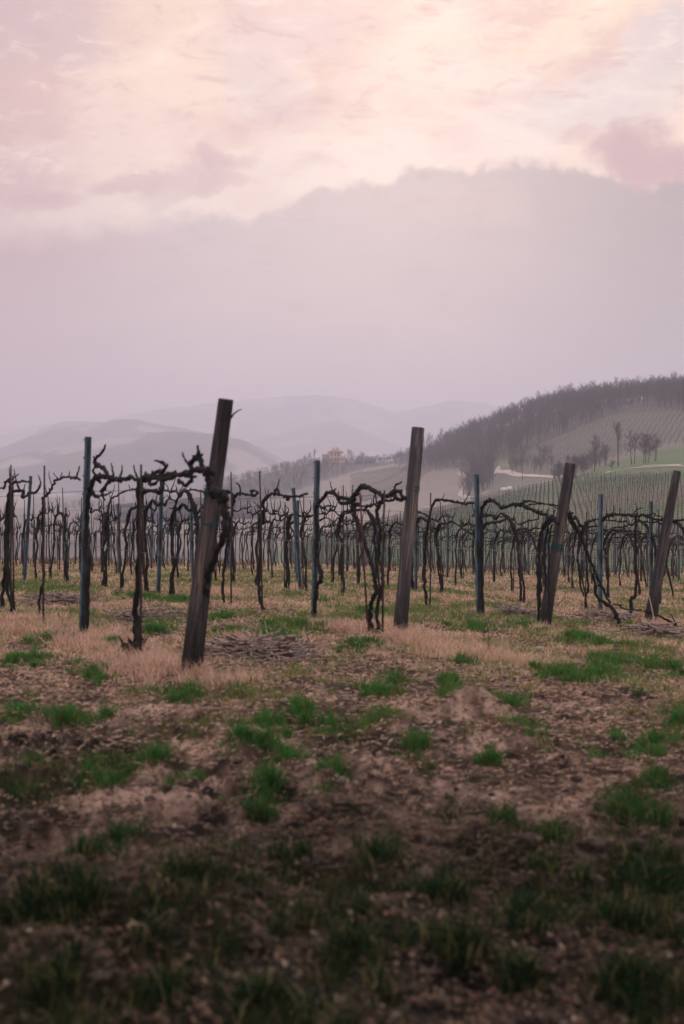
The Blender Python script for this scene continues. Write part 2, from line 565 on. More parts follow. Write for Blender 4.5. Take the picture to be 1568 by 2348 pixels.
def smoothline(pts, n):
    """Catmull-Rom resample"""
    p = np.asarray(pts, float)
    if len(p) < 3:
        t = np.linspace(0, 1, n)[:, None]
        return p[0] * (1 - t) + p[-1] * t
    q = np.vstack([2 * p[0] - p[1], p, 2 * p[-1] - p[-2]])
    t = np.linspace(0, len(p) - 1 - 1e-6, n)
    i = t.astype(int)
    f = (t - i)[:, None]
    a, b, c, d = q[i], q[i + 1], q[i + 2], q[i + 3]
    return 0.5 * ((2 * b) + (c - a) * f + (2 * a - 5 * b + 4 * c - d) * f ** 2 + (3 * b - a - 3 * c + d) * f ** 3)


# ------------------------------------------------------------------ materials
def mat_new(name):
    m = bpy.data.materials.new(name)
    m.use_nodes = True
    t = m.node_tree
    t.nodes.clear()
    B = NB(t)
    bs = B.n('ShaderNodeBsdfPrincipled')
    o = B.n('ShaderNodeOutputMaterial')
    t.links.new(bs.outputs[0], o.inputs[0])
    bs.inputs['Roughness'].default_value = 0.85
    bs.inputs['Specular IOR Level'].default_value = 0.15
    return m, B, bs


def bump(B, bs, h, dist, strength=1.0):
    b = B.n('ShaderNodeBump')
    b.inputs['Distance'].default_value = dist
    b.inputs['Strength'].default_value = strength
    B.set(b.inputs['Height'], h)
    B.set(bs.inputs['Normal'], b.outputs[0])


def m_attr(name, noise_scale=8.0, amt=0.25, bmp=0.0, rough=0.9):
    m, B, bs = mat_new(name)
    a = B.n('ShaderNodeAttribute', attribute_name='col')
    g = B.n('ShaderNodeNewGeometry')
    nz = B.noise(g.outputs['Position'], noise_scale, 5, 0.65)
    f = B.mapr(nz, 0.25, 0.75, 1 - amt, 1 + amt, False)
    c = B.n('ShaderNodeVectorMath', operation='SCALE')
    B.set(c.inputs[0], a.outputs['Color'])
    B.set(c.inputs['Scale'], f)
    B.set(bs.inputs['Base Color'], c.outputs[0])
    bs.inputs['Roughness'].default_value = rough
    if bmp:
        nz2 = B.noise(g.outputs['Position'], noise_scale * 4, 4, 0.7)
        bump(B, bs, B.math('ADD', nz, nz2), bmp)
    return m


def m_two(name, c1, c2, scale=(6, 6, 6), detail=5, rough=0.85, bmp=0.0, lo=0.35, hi_=0.65, metal=0.0, objrand=0.0, c3=None):
    m, B, bs = mat_new(name)
    t = B.n('ShaderNodeTexCoord')
    vec = B.mapping(t.outputs['Object'], sc=scale)
    nz = B.noise(vec, 1.0, detail, 0.62, 0.3)
    c = B.mix(B.mapr(nz, lo, hi_), c1, c2)
    if c3 is not None:
        nz3 = B.noise(B.mapping(t.outputs['Object'], loc=(4, 7, 2), sc=tuple(s * 0.35 for s in scale)), 1.0, 3, 0.5)
        c = B.mix(B.mapr(nz3, 0.52, 0.66), c, c3)
    if objrand:
        oi = B.n('ShaderNodeObjectInfo')
        sc_ = B.n('ShaderNodeVectorMath', operation='SCALE')
        B.set(sc_.inputs[0], c)
        B.set(sc_.inputs['Scale'], B.mapr(oi.outputs['Random'], 0, 1, 1 - objrand, 1 + objrand, False))
        c = sc_.outputs[0]
    B.set(bs.inputs['Base Color'], c)
    bs.inputs['Roughness'].default_value = rough
    bs.inputs['Metallic'].default_value = metal
    if bmp:
        bump(B, bs, nz, bmp)
    return m


M_GROUND = m_attr('soil', 22.0, 0.5, 0.04)
M_FAR = m_attr('hill_land', 0.25, 0.22)
M_BLADE = m_attr('grass_blade', 3.0, 0.12, rough=0.7)
_t = M_BLADE.node_tree
_B = NB(_t)
_tr = _B.n('ShaderNodeBsdfTranslucent')
_mx = _B.n('ShaderNodeMixShader')
_mx.inputs[0].default_value = 0.42
_pb = [n for n in _t.nodes if n.type == 'BSDF_PRINCIPLED'][0]
_t.links.new(_pb.inputs['Base Color'].links[0].from_socket, _tr.inputs['Color'])
_t.links.new(_pb.outputs[0], _mx.inputs[1])
_t.links.new(_tr.outputs[0], _mx.inputs[2])
_t.links.new(_mx.outputs[0], [n for n in _t.nodes if n.type == 'OUTPUT_MATERIAL'][0].inputs[0])
M_BARK = m_two('vine_bark', (.007, .012, .014), (.034, .030, .028), (30, 30, 9), bmp=0.01, rough=0.9)
M_TWIG = m_two('cane_bark', (.10, .072, .062), (.48, .37, .32), (20, 20, 20), rough=0.85)
def m_wood(name, lightness):
    m, B, bs = mat_new(name)
    t = B.n('ShaderNodeTexCoord')
    ob = t.outputs['Object']
    n1 = B.noise(B.mapping(ob, sc=(60, 60, 2.2)), 1.0, 5, 0.65, 0.3)
    n2 = B.noise(B.mapping(ob, loc=(3, 1, 8), sc=(16, 16, 1.3)), 1.0, 4, 0.6, 0.5)
    n3 = B.noise(ob, 24.0, 5, 0.7)
    k = lightness
    c = B.mix(B.mapr(n1, .32, .70), (.016 * k, .016 * k, .019 * k), (.100 * k, .090 * k, .088 * k))
    c = B.mix(B.mapr(n2, .44, .62), c, (.030 * k, .028 * k, .030 * k))
    c = B.mix(B.math('MULTIPLY', B.mapr(n2, .40, .30), .8), c, (.17 * k, .125 * k, .095 * k))
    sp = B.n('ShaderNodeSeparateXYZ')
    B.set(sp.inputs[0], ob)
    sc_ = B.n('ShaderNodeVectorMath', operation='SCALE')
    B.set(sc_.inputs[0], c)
    B.set(sc_.inputs['Scale'], B.mapr(sp.outputs[0], -.055, .055, 1.75, .50))  # lit side and shaded side painted across the width of the shaft
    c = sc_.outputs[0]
    damp_dark = B.mapr(B.math('ADD', sp.outputs[2], B.math('MULTIPLY', n3, .5)), .35, .95, .75, 0.0)
    c = B.mix(damp_dark, c, (.014, .015, .014))
    B.set(bs.inputs['Base Color'], c)
    bs.inputs['Roughness'].default_value = 0.85
    bump(B, bs, B.math('ADD', n1, B.math('MULTIPLY', n2, .6)), 0.02)
    return m


M_POST = m_wood('weathered_shaded_wood', 1.0)
M_POST_MID = m_wood('greyed_shaded_wood', 1.15)
M_POST_PALE = m_wood('pale_shaded_wood', 1.6)
M_POST_TOP = m_two('cut_wood', (.10, .09, .08), (.19, .165, .14), (60, 60, 60), rough=0.9)
M_GALV = m_two('galvanised_green_steel', (.075, .140, .180), (.15, .225, .27), (9, 9, 5), rough=0.55, metal=0.25, objrand=0.15, c3=(.07, .075, .075))
M_RUST = m_two('rusty_rod', (.035, .030, .030), (.075, .045, .040), (30, 30, 6), rough=0.8)
M_TIE = m_two('blue_green_twine', (.012, .085, .095), (.02, .13, .135), (40, 40, 40), rough=0.7)
M_WIRE = m_two('wire', (.05, .06, .065), (.10, .11, .11), (4, 4, 4), rough=0.5, metal=0.5)
M_TREE = m_two('tree_bark', (.026, .023, .024), (.052, .044, .043), (2, 2, 1), rough=0.9, objrand=0.2)
M_TREE_RED = m_two('reddish_twigs', (.085, .050, .042), (.12, .070, .055), (2, 2, 1), rough=0.9)
M_STONE = m_two('pale_stone', (.36, .30, .26), (.52, .46, .40), (14, 14, 14), bmp=0.01)
M_CLOD = m_two('clod_soil', (.026, .019, .016), (.115, .082, .065), (16, 16, 16), bmp=0.02)
M_TRACK = m_two('track_gravel', (.40, .32, .26), (.56, .47, .40), (.6, .6, .6), bmp=0.0)
M_PLASTER = m_two('apricot_plaster', (.60, .30, .19), (.66, .36, .24), (1, 1, 1))
M_GREYWALL = m_two('grey_render', (.22, .21, .20), (.30, .28, .27), (1, 1, 1))
M_ROOF = m_two('terracotta_tiles', (.30, .13, .06), (.38, .18, .09), (3, 3, 3))
M_DARK = m_two('dark_opening', (.03, .03, .035), (.05, .05, .05), (1, 1, 1), rough=0.4)
M_SHED = m_two('dark_shed_boards', (.055, .055, .058), (.09, .085, .085), (2, 2, 2))
M_WHITE = m_two('white_sheeting', (.70, .68, .66), (.82, .80, .78), (2, 2, 2), rough=0.6)
M_YELLOW = m_two('dead_leaf_ochre', (.42, .22, .07), (.55, .32, .12), (12, 12, 12))
M_STRAW = m_two('dry_stalk', (.30, .21, .14), (.42, .32, .23), (12, 12, 12))
M_WEED = m_two('dark_weed', (.028, .030, .022), (.07, .055, .04), (12, 12, 12))

# ------------------------------------------------------------------ green patches of the field (traced clumps + noise)
CL = [(545, 1705, 60), (602, 1700, 34), (240, 1775, 95), (335, 1745, 60), (60, 1790, 75), (770, 1775, 46), (775, 1822, 34), (950, 1710, 42),
      (615, 1795, 75), (590, 1870, 45), (1160, 1610, 48), (1020, 1562, 30), (1215, 1675, 55), (1300, 1555, 95), (1390, 1550, 90), (1480, 1530, 80),
      (1400, 1525, 60), (430, 1605, 55), (160, 1650, 40), (225, 1648, 35), (300, 1890, 42), (690, 1975, 66), (505, 2005, 72), (210, 1980, 72), (340, 2070, 100),
      (420, 2060, 70), (60, 2110, 130), (160, 2110, 90), (1020, 2065, 100), (880, 1975, 85), (820, 2200, 105), (1050, 2200, 100), (1180, 2230, 80),
      (1450, 1840, 110), (1530, 1790, 110), (1300, 2000, 150), (1430, 2100, 150), (1210, 2060, 110), (1530, 2000, 150), (1450, 2250, 120), (1260, 1920, 80),
      (130, 2320, 160), (350, 2345, 120), (610, 2330, 100), (900, 2310, 90), (1350, 1690, 50), (1500, 1690, 80), (1150, 1890, 50),
      (690, 1440, 120), (820, 1490, 50), (640, 1470, 60), (900, 1560, 60), (860, 1580, 50), (1200, 1440, 90), (1090, 1440, 70), (1330, 1470, 60),
      (1470, 1450, 45), (1380, 1480, 50), (60, 1345, 90), (170, 1352, 90), (330, 1372, 60), (350, 1450, 60), (480, 1500, 40), (400, 1380, 60),
      (60, 1520, 70), (110, 1470, 60), (210, 1555, 45), (500, 1420, 45), (540, 1450, 50), (740, 1380, 70), (840, 1405, 60), (1040, 1590, 70),
      (640, 1650, 50), (660, 1720, 35), (170, 1530, 35), (60, 1640, 60), (420, 1780, 35), (470, 1760, 30), (1120, 1720, 40), (700, 1640, 35),
      (1440, 1440, 40), (980, 1380, 60), (1560, 1650, 60), (250, 1480, 35), (1060, 1520, 30), (760, 1660, 50), (880, 1650, 40)]
CLW = []
for (px, py, r) in CL:
    x, y = hit(px, py)
    rx = r * .82 / FP * y
    CLW.append((x, y, rx, min(rx * 2.6, rx * 0.35 * y / EYE + 0.05)))


def green_mask(x, y):
    x = x + (fbm(x * 3, y * 2, 2, 200) - .5) * .25
    y = y + (fbm(x * 3, y * 2, 2, 210) - .5) * .6
    g = np.zeros_like(x)
    wob = (fbm(x * 4.5, y * 3.5, 4, 77, 0.65) - 0.5) * 2.2
    for (cx_, cy_, rx, ry) in CLW:
        d = ((x - cx_) / rx) ** 2 + ((y - cy_) / ry) ** 2
        g = np.maximum(g, 1 - sstep(-.2, 1.7, d + wob * 1.0))
    n = fbm(x * 0.9 + 30, y * 0.55, 4, 42, 0.6)
    r = np.hypot(x, y)
    bg_ = sstep(0.50, 0.66, n) * 0.8 * sstep(11, 16, r)
    bg2 = sstep(0.53, 0.66, fbm(x * 2.6 + 3, y * 2.0, 5, 43, 0.65)) * 0.62
    fg = sstep(0.57, 0.66, fbm(x * 2.4, y * 2.0, 4, 48)) * (1 - sstep(5.2, 6.6, r)) * 0.8
    return np.clip(np.maximum(np.maximum(g, fg), np.maximum(bg_, bg2)), 0, 1)


def straw_mask(x, y):
    r = np.hypot(x, y)
    n = fbm(x * 0.6 + 11, y * 0.5, 4, 63, 0.55)
    return np.clip(sstep(10.5, 13.5, r + (n - 0.5) * 5) * (0.55 + 0.45 * sstep(0.42, 0.6, n)), 0, 1)


# ------------------------------------------------------------------ ground sheets (polar rings, finer towards the viewer's side)
dense = np.radians(np.linspace(-17, 17, 560))
left_ = np.radians(-17 - np.geomspace(0.2, 163, 46))[::-1]
right_ = np.radians(17 + np.geomspace(0.2, 163, 46))
AZ = np.concatenate([left_, dense, right_])
LAND_EDGE_W = [(1000, 1078), (1060, 1072), (1160, 1052), (1230, 1020), (1300, 990), (1400, 950), (1450, 937), (1500, 932), (1568, 942), (1800, 950)]
HOUSE_EDGE = [(520, 1165), (640, 1140), (720, 1110), (820, 1078), (900, 1064), (1000, 1070)]


def regions(x, y, z):
    """which land cover a far point carries"""
    px = CX + FP * x / np.maximum(y, 1)
    py = CY + FP * (EYE - z) / np.maximum(y, 1)
    e1 = np.interp(px, [p[0] for p in LAND_EDGE_W], [p[1] for p in LAND_EDGE_W])
    e2 = np.interp(px, [p[0] for p in HOUSE_EDGE], [p[1] for p in HOUSE_EDGE])
    wood = (py < e1) & (px > 905) & (y > 400) & (y < 700)
    scrub = (py < e2) & (px > 470) & (px < 1010) & (y > 560) & (y < 860)
    return px, py, wood, scrub


def sheet(name, r0, r1, step, mat, colf, relf):
    n = max(3, int(math.log(r1 / r0) / step))
    R = np.exp(np.linspace(math.log(r0), math.log(r1), n))
    A, RR = np.meshgrid(AZ, R)
    x, y = np.sin(A) * RR, np.cos(A) * RR
    z = HB(x, y) + relf(x, y)
    m = len(AZ)
    V = np.stack([x, y, z], -1).reshape(-1, 3)
    i = np.arange(n - 1)[:, None] * m
    k = np.arange(m - 1)[None, :]
    F = np.stack([i + k, i + m + k, i + m + k + 1, i + k + 1], -1).reshape(-1, 4)
    c = colf(V[:, 0], V[:, 1], V[:, 2])
    me = mesh_np(name, V, F, mat, c)
    o = link(name, me)
    o['kind'] = 'structure'
    return o


def lerp(a, b, t):
    return np.asarray(a)[None, :] * (1 - t[:, None]) + np.asarray(b)[None, :] * t[:, None]


def mixc(c, b, t):
    return c * (1 - t[:, None]) + np.asarray(b)[None, :] * t[:, None]


def near_col(x, y, z):
    n = fbm(x * 2.5, y * 2.5, 5, 31, 0.6)
    c = lerp((.165, .100, .075), (.72, .49, .375), sstep(0.38, 0.57, n))
    n2 = fbm(x * 7, y * 7, 3, 36, 0.6)
    c = c * (0.75 + 0.5 * n2)[:, None]
    dk = sstep(.50, .40, fbm(x * 4.6, y * 3.2, 4, 611, .6)) if False else 1 - sstep(.40, .50, fbm(x * 4.6, y * 3.2, 4, 611, .6))
    c = c * (1 - .68 * dk)[:, None]
    damp_dark = sstep(0.50, 0.66, fbm(x * 1.3 + 70, y * 1.1, 4, 81, 0.6))
    c = mixc(c, (.020, .016, .0135), np.maximum(damp_dark * 0.75 * (1 - sstep(9, 14, np.hypot(x, y))), 0.96 * (1 - sstep(4.9, 8.2, np.hypot(x, y) + (n - .5) * 6))))  # damp patches, plus near ground painted darker as shade towards the viewer
    st = straw_mask(x, y)
    c = mixc(c, lerp((.20, .14, .11), (.52, .38, .30), sstep(.38, .6, fbm(x * 3, y * 2.2, 4, 303))), st * 0.7) if False else c * (1 - st[:, None] * .7) + lerp((.18, .125, .10), (.52, .37, .30), sstep(.38, .6, fbm(x * 3, y * 2.2, 4, 303))) * (st[:, None] * .7)
    c = c * (1 - .45 * dk)[:, None]
    g = green_mask(x, y)
    c = mixc(c, (.055, .065, .028), g * 0.6)
    return c


def far_col(x, y, z):
    px, py, wood, scrub = regions(x, y, z)
    n = fbm(x * 0.03, y * 0.03, 4, 13)
    c = lerp((.13, .105, .085), (.20, .165, .135), n)
    # slope with the near opposite vineyard: green sward with brown patches
    sl = sstep(108, 130, y) * (1 - sstep(330, 350, y + (1060 - px) * 0.06)) * sstep(560, 700, px)
    gr = lerp((.050, .092, .024), (.105, .115, .048), sstep(0.42, 0.6, fbm(x * 0.06, y * 0.05, 4, 19)))
    rb = sstep(1180, 1350, px) * sstep(0.40, 0.6, fbm(x * 0.03 + 4, y * 0.03, 3, 23)) * sstep(150, 200, y) * (1 - sstep(235, 265, y))
    gr = mixc(gr, (.125, .085, .062), rb * 0.8)
    c = c * (1 - sl[:, None]) + gr * sl[:, None]
    # pale fields on the house hill
    f = sstep(690, 740, px) * (1 - sstep(1060, 1080, px)) * sstep(350, 380, y)
    c = mixc(c, (.235, .19, .155), f * 0.9)
    # grey vineyard hill on the right
    f = sstep(1080, 1160, px) * sstep(365, 400, y)
    c = mixc(c, (.120, .108, .088), f * 0.9)
    # green bank and meadow
    f = sstep(1340, 1390, px) * sstep(292, 305, y) * (1 - sstep(362, 372, y))
    c = mixc(c, (.075, .115, .035), f)
    d = ((px - 1160) / 26) ** 2 + ((py - 1058) / 13) ** 2
    f = (1 - sstep(0.7, 1.3, d)) * (y > 350) * (y < 520)
    c = mixc(c, (.16, .18, .07), f)
    # left valley floor and its sloping field
    f = 1 - sstep(500, 640, px)
    v_ = lerp((.105, .092, .082), (.165, .135, .115), sstep(.45, .58, fbm(x * 0.012, y * 0.012, 3, 29)))
    c = c * (1 - f[:, None]) + v_ * f[:, None]
    f = sstep(240, 270, px) * (1 - sstep(540, 600, px)) * sstep(520, 545, y) * (1 - sstep(700, 706, y))
    c = mixc(c, (.20, .155, .130), f)
    f = 0.6 * (1 - sstep(50, 80, px)) * sstep(880, 900, y) * (1 - sstep(1290, 1310, y))
    c = mixc(c, (.42, .34, .26), f)
    c = mixc(c, (.060, .050, .046), wood.astype(float) * 0.9)
    c = mixc(c, (.055, .050, .046), scrub.astype(float) * 0.95)
    return c


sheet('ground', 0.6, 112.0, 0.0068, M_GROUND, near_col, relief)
sheet('hillside', 111.2, 880.0, 0.012, M_FAR, far_col, lambda x, y: far_relief(x, y) + relief(x, y))
sheet('valley', 870.0, 6200.0, 0.03, M_FAR, far_col, lambda x, y: far_relief(x, y) - 0.5)


# ------------------------------------------------------------------ hazy mountains
def mountain(D, pts, base_py, depth, col, seed, rough):
    xs = np.arange(pts[0][0], pts[-1][0] + 1, 6.0)
    ry = np.interp(xs, [p[0] for p in pts], [p[1] for p in pts])
    k = np.ones(7) / 7
    ry = np.convolve(np.pad(ry, 3, 'edge'), k, 'valid')
    ry = ry - (fbm(xs * 0.03, xs * 0 + seed, 3, seed) - 0.5) * 7 - (fbm(xs * 0.14, xs * 0 + 3, 3, seed) - 0.5) * 3
    s = np.linspace(-1, 1, 61)
    X = np.empty((len(s), len(xs)))
    Y = np.empty_like(X)
    Z = np.empty_like(X)
    zr = EYE - (ry - CY) / FP * D
    zb = EYE - (base_py - CY) / FP * D
    for i, t in enumerate(s):
        y = D + t * depth
        x = (xs - CX) / FP * D
        prof = (1 - abs(t) ** 0.85)
        n = fbm(x * rough, np.full_like(x, y) * rough * 0.6, 5, seed + 5)
        w = (1 - abs(2 * abs(t) - 1) ** 2)
        X[i], Y[i] = x, y
        Z[i] = zb + (zr - zb) * np.clip(prof + (n - 0.5) * 0.55 * w - 0.02 * abs(t), -0.2, 1)
    m = len(xs)
    V = np.stack([X, Y, Z], -1).reshape(-1, 3)
    i = np.arange(len(s) - 1)[:, None] * m
    kk = np.arange(m - 1)[None, :]
    F = np.stack([i + kk, i + kk + 1, i + m + kk + 1, i + m + kk], -1).reshape(-1, 4)
    n = fbm(V[:, 0] * 0.006, V[:, 1] * 0.006, 4, seed + 30)
    c = lerp(col, np.array(col) * 1.5, sstep(0.40, 0.60, n))
    pale = sstep(0.62, 0.66, fbm(V[:, 0] * 0.009, V[:, 1] * 0.014, 3, seed + 60))
    c = mixc(c, (.40, .34, .29), pale * 0.8)
    o = link('mountain', mesh_np('mountain', V, F, M_FAR, c))
    tag(o, kind='structure')
    return o


mountain(4600, [(-900, 1080), (-300, 1040), (0, 1002), (60, 980), (110, 972), (180, 985), (250, 962), (330, 945), (480, 926), (600, 913), (720, 905), (820, 916),
                (895, 945), (960, 936), (1050, 917), (1110, 925), (1250, 955), (1600, 990), (2400, 1030)], 1150, 800, (.10, .095, .09), 3, 0.003)
mountain(3600, [(380, 1100), (480, 1060), (560, 1015), (650, 995), (700, 978), (769, 964), (830, 988), (900, 1018), (1000, 1045), (1200, 1080), (1500, 1100)], 1140, 520, (.10, .09, .085), 9, 0.0042)
mountain(2700, [(-700, 1110), (-200, 1045), (0, 1024), (60, 1002), (120, 972), (165, 964), (210, 968), (260, 966), (300, 960), (340, 968), (430, 982), (520, 1010),
                (620, 1060), (760, 1120)], 1140, 420, (.09, .08, .075), 14, 0.0062)
mountain(1950, [(-600, 1120), (-200, 1080), (0, 1052), (100, 1032), (200, 1016), (278, 1005), (356, 990), (430, 990), (500, 996), (556, 1008), (612, 1034),
                (660, 1060), (760, 1130)], 1145, 300, (.085, .075, .07), 22, 0.0095)


# ------------------------------------------------------------------ tracks
def track(pts, width):
    """pts: (px, py) working pixels on the far hills, dropped on the ground"""
    P3 = []
    for (px, Y) in pts:
        P3.append(((px - CX) / FP * Y, Y))
    L = smoothline(np.array([(a, b, 0) for a, b in P3]), len(pts) * 14)[:, :2]
    tg = np.gradient(L, axis=0)
    tg /= np.linalg.norm(tg, axis=1)[:, None] + 1e-9
    nn = np.stack([-tg[:, 1], tg[:, 0]], -1)
    V = []
    for s_ in (-1, -0.3, 0.3, 1):
        q = L + nn * (width / 2 * s_) * (1 + 0.15 * np.sin(np.arange(len(L)) * 1.3))[:, None]
        V.append(np.stack([q[:, 0], q[:, 1], H(q[:, 0], q[:, 1]) + 0.16], -1))
    V = np.stack(V, 1).reshape(-1, 3)
    n = len(L)
    i = np.arange(n - 1)[:, None] * 4
    k = np.arange(3)[None, :]
    F = np.stack([i + k, i + k + 1, i + 4 + k + 1, i + 4 + k], -1).reshape(-1, 4)
    o = link('farm_track', mesh_np('farm_track', V, F, M_TRACK))
    o['kind'] = 'structure'
    return o


track([(1136, 470), (1141, 454), (1152, 448), (1165, 438), (1190, 417), (1215, 403), (1240, 392), (1300, 374)], 2.1)
track([(1390, 322), (1400, 316), (1430, 318), (1480, 311), (1530, 303), (1600, 292), (1700, 285)], 1.3)
track([(1470, 318), (1520, 309), (1560, 301)], 1.2)
track([(1052, 520), (1062, 500), (1066, 480), (1060, 460), (1054, 445), (1064, 430), (1075, 415), (1120, 400)], 1.5)
track([(900, 470), (960, 450), (1020, 425), (1064, 405), (1100, 372)], 1.1)
track([(560, 640), (620, 650), (700, 645), (760, 640)], 2.0)


# ------------------------------------------------------------------ far vineyards: rows of stakes, posts and wires
def far_vines(name, inside, dirang, spacing, step, height, rad, label, group=None, singles=0, bounds=None, wire=True, arm=True, mat=M_BARK, armt=.016):
    ca, sa = math.cos(dirang), math.sin(dirang)
    x0, x1, y0, y1 = bounds
    cx_, cy_ = (x0 + x1) / 2, (y0 + y1) / 2
    R = math.hypot(x1 - x0, y1 - y0) / 2
    us = np.arange(-R, R, step)
    vs_ = np.arange(-R, R, spacing)
    U, Vv = np.meshgrid(us, vs_)
    U = U + RNG.uniform(-.12, .12, U.shape)
    x = cx_ + U * ca - Vv * sa
    y = cy_ + U * sa + Vv * ca
    z = H(x, y)
    px = CX + FP * x / np.maximum(y, 1)
    py = CY + FP * (EYE - z) / np.maximum(y, 1)
    ok = inside(x, y, px, py) & (y > 50)
    b = Buf()
    hh = height * RNG.uniform(0.72, 1.08, x.shape)
    lx = RNG.uniform(-.09, .09, x.shape)
    xx, yy, zz, h2, l2 = x[ok], y[ok], z[ok], hh[ok], lx[ok]
    order = np.argsort(yy)
    single_idx = set(order[:singles].tolist())
    rest = np.array([i for i in range(len(xx)) if i not in single_idx], int)
    # three-sided tapered stakes, vectorised
    def stakes(ids):
        n = len(ids)
        ang = np.array([0.3, 2.4, 4.5])
        Vb = np.stack([xx[ids][:, None] + np.cos(ang) * rad, yy[ids][:, None] + np.sin(ang) * rad, np.repeat(zz[ids][:, None] - .1, 3, 1)], -1)
        mid = np.stack([xx[ids][:, None] + np.cos(ang) * rad * .9 + l2[ids][:, None] * .8, yy[ids][:, None] + np.sin(ang) * rad * .9, np.repeat((zz[ids] + h2[ids] * .55)[:, None], 3, 1)], -1)
        top = np.stack([xx[ids][:, None] + np.cos(ang) * rad * .6 + l2[ids][:, None] * .5, yy[ids][:, None] + np.sin(ang) * rad * .6, np.repeat((zz[ids] + h2[ids])[:, None], 3, 1)], -1)
        V = np.concatenate([Vb, mid, top], 1).reshape(-1, 3)
        o = np.arange(n)[:, None] * 9
        q = np.array([[0, 1, 4, 3], [1, 2, 5, 4], [2, 0, 3, 5], [3, 4, 7, 6], [4, 5, 8, 7], [5, 3, 6, 8]])
        F = (o[:, :, None] + q[None]).reshape(-1, 4)
        return V, F
    V, F = stakes(rest)
    b.add(V, F)
    if wire or arm:
        for r in range(x.shape[0]):
            o = ok[r]
            idx = np.nonzero(o)[0]
            if len(idx) < 2:
                continue
            cuts = np.split(idx, np.nonzero(np.diff(idx) > 1)[0] + 1)
            for seg in cuts:
                if len(seg) < 2:
                    continue
                for hw in (0.62,):
                    n = len(seg)
                    t = armt
                    zz_ = z[r, seg] + height * hw + RNG.uniform(-.06, .06, n)
                    A = np.stack([x[r, seg], y[r, seg], zz_ - t], -1)
                    Bq = np.stack([x[r, seg], y[r, seg] - 0.02, zz_ + t], -1)
                    Vq = np.stack([A, Bq], 1).reshape(-1, 3)
                    i = np.arange(n - 1) * 2
                    Fq = np.stack([i, i + 2, i + 3, i + 1], -1)
                    b.add(Vq, Fq)
    if len(b.V):
        o = link(name, b.mesh(name, mat, False))
        tag(o, label, None, None, 'stuff')
    return [(xx[i], yy[i], zz[i], h2[i], l2[i]) for i in sorted(single_idx, key=lambda i: yy[i])]


def slope_in(x, y, px, py):
    lim = np.interp(px, [640, 700, 900, 1060, 1160, 1300, 1390, 1430, 1568, 1800], [300, 318, 330, 330, 322, 318, 300, 288, 262, 230])
    return (px > 650) & (px < 1720) & (y > 128) & (y < lim)


singles = far_vines('far_vineyard', slope_in, math.radians(8), 3.0, 1.75, 1.95, 0.055, 'rows of small dark vines and stakes covering the green slope beyond the field',
                    singles=260, bounds=(-25, 100, 125, 335))
stm = []
for k in range(5):
    b = Buf()
    rg = np.random.default_rng(900 + k)
    b.tube([(0, 0, -.15), (rg.uniform(-.04, .04), 0, .7), (rg.uniform(-.05, .05), 0, 1.3), (rg.uniform(-.05, .05), 0, 1.8)], [.05, .045, .04, .03], 5, .15, rg)
    b.tube([(0, 0, 1.05), (.18, 0, 1.22), (.45, .02, 1.2), (.7, 0, 1.25)], [.035, .03, .025, .015], 4)
    stm.append(b.mesh('far_vine', M_BARK))
for i, (x, y, z, h, l) in enumerate(singles):
    o = link('far_vine', stm[i % 5], loc=(x, y, z))
    o.scale = (1, 1, h / 1.8)
    o.rotation_euler = (0, l, math.radians(8) + (math.pi if i % 3 == 0 else 0))
    tag(o, 'small dark staked vine low on the green slope beyond the field crest', 'vine', 'staked vines low on the opposite slope')


def hill_in(x, y, px, py):
    e1 = np.interp(px, [p[0] for p in LAND_EDGE_W], [p[1] for p in LAND_EDGE_W])
    return (px > 1130) & (px < 1750) & (y > 372) & (y < 560) & (py > e1 + 3) & ~((px < 1340) & (py > 1068))


far_vines('hill_vineyard', hill_in, math.radians(20), 2.9, 2.2, 1.7, 0.05, 'thin grey vine rows striping the round hill below the bare wood', bounds=(40, 180, 370, 560))


def house_in(x, y, px, py):
    e2 = np.interp(px, [p[0] for p in HOUSE_EDGE], [p[1] for p in HOUSE_EDGE])
    return (px > 800) & (px < 1050) & (y > 580) & (y < 790) & (py > e2 + 8)


far_vines('house_hill_vineyard', house_in, math.radians(64), 3.4, 3.0, 1.5, 0.06, 'faint vine rows on the pale slope under the apricot house', bounds=(0, 70, 580, 800), armt=.14)


def left_in(x, y, px, py):
    return (px > 240) & (px < 600) & (y > 545) & (y < 702)


far_vines('valley_vineyard', left_in, math.radians(52), 5.0, 3.0, 1.3, 0.07, 'pale striped vine rows on the sloping valley field at left', bounds=(-120, -20, 540, 710), armt=.26)


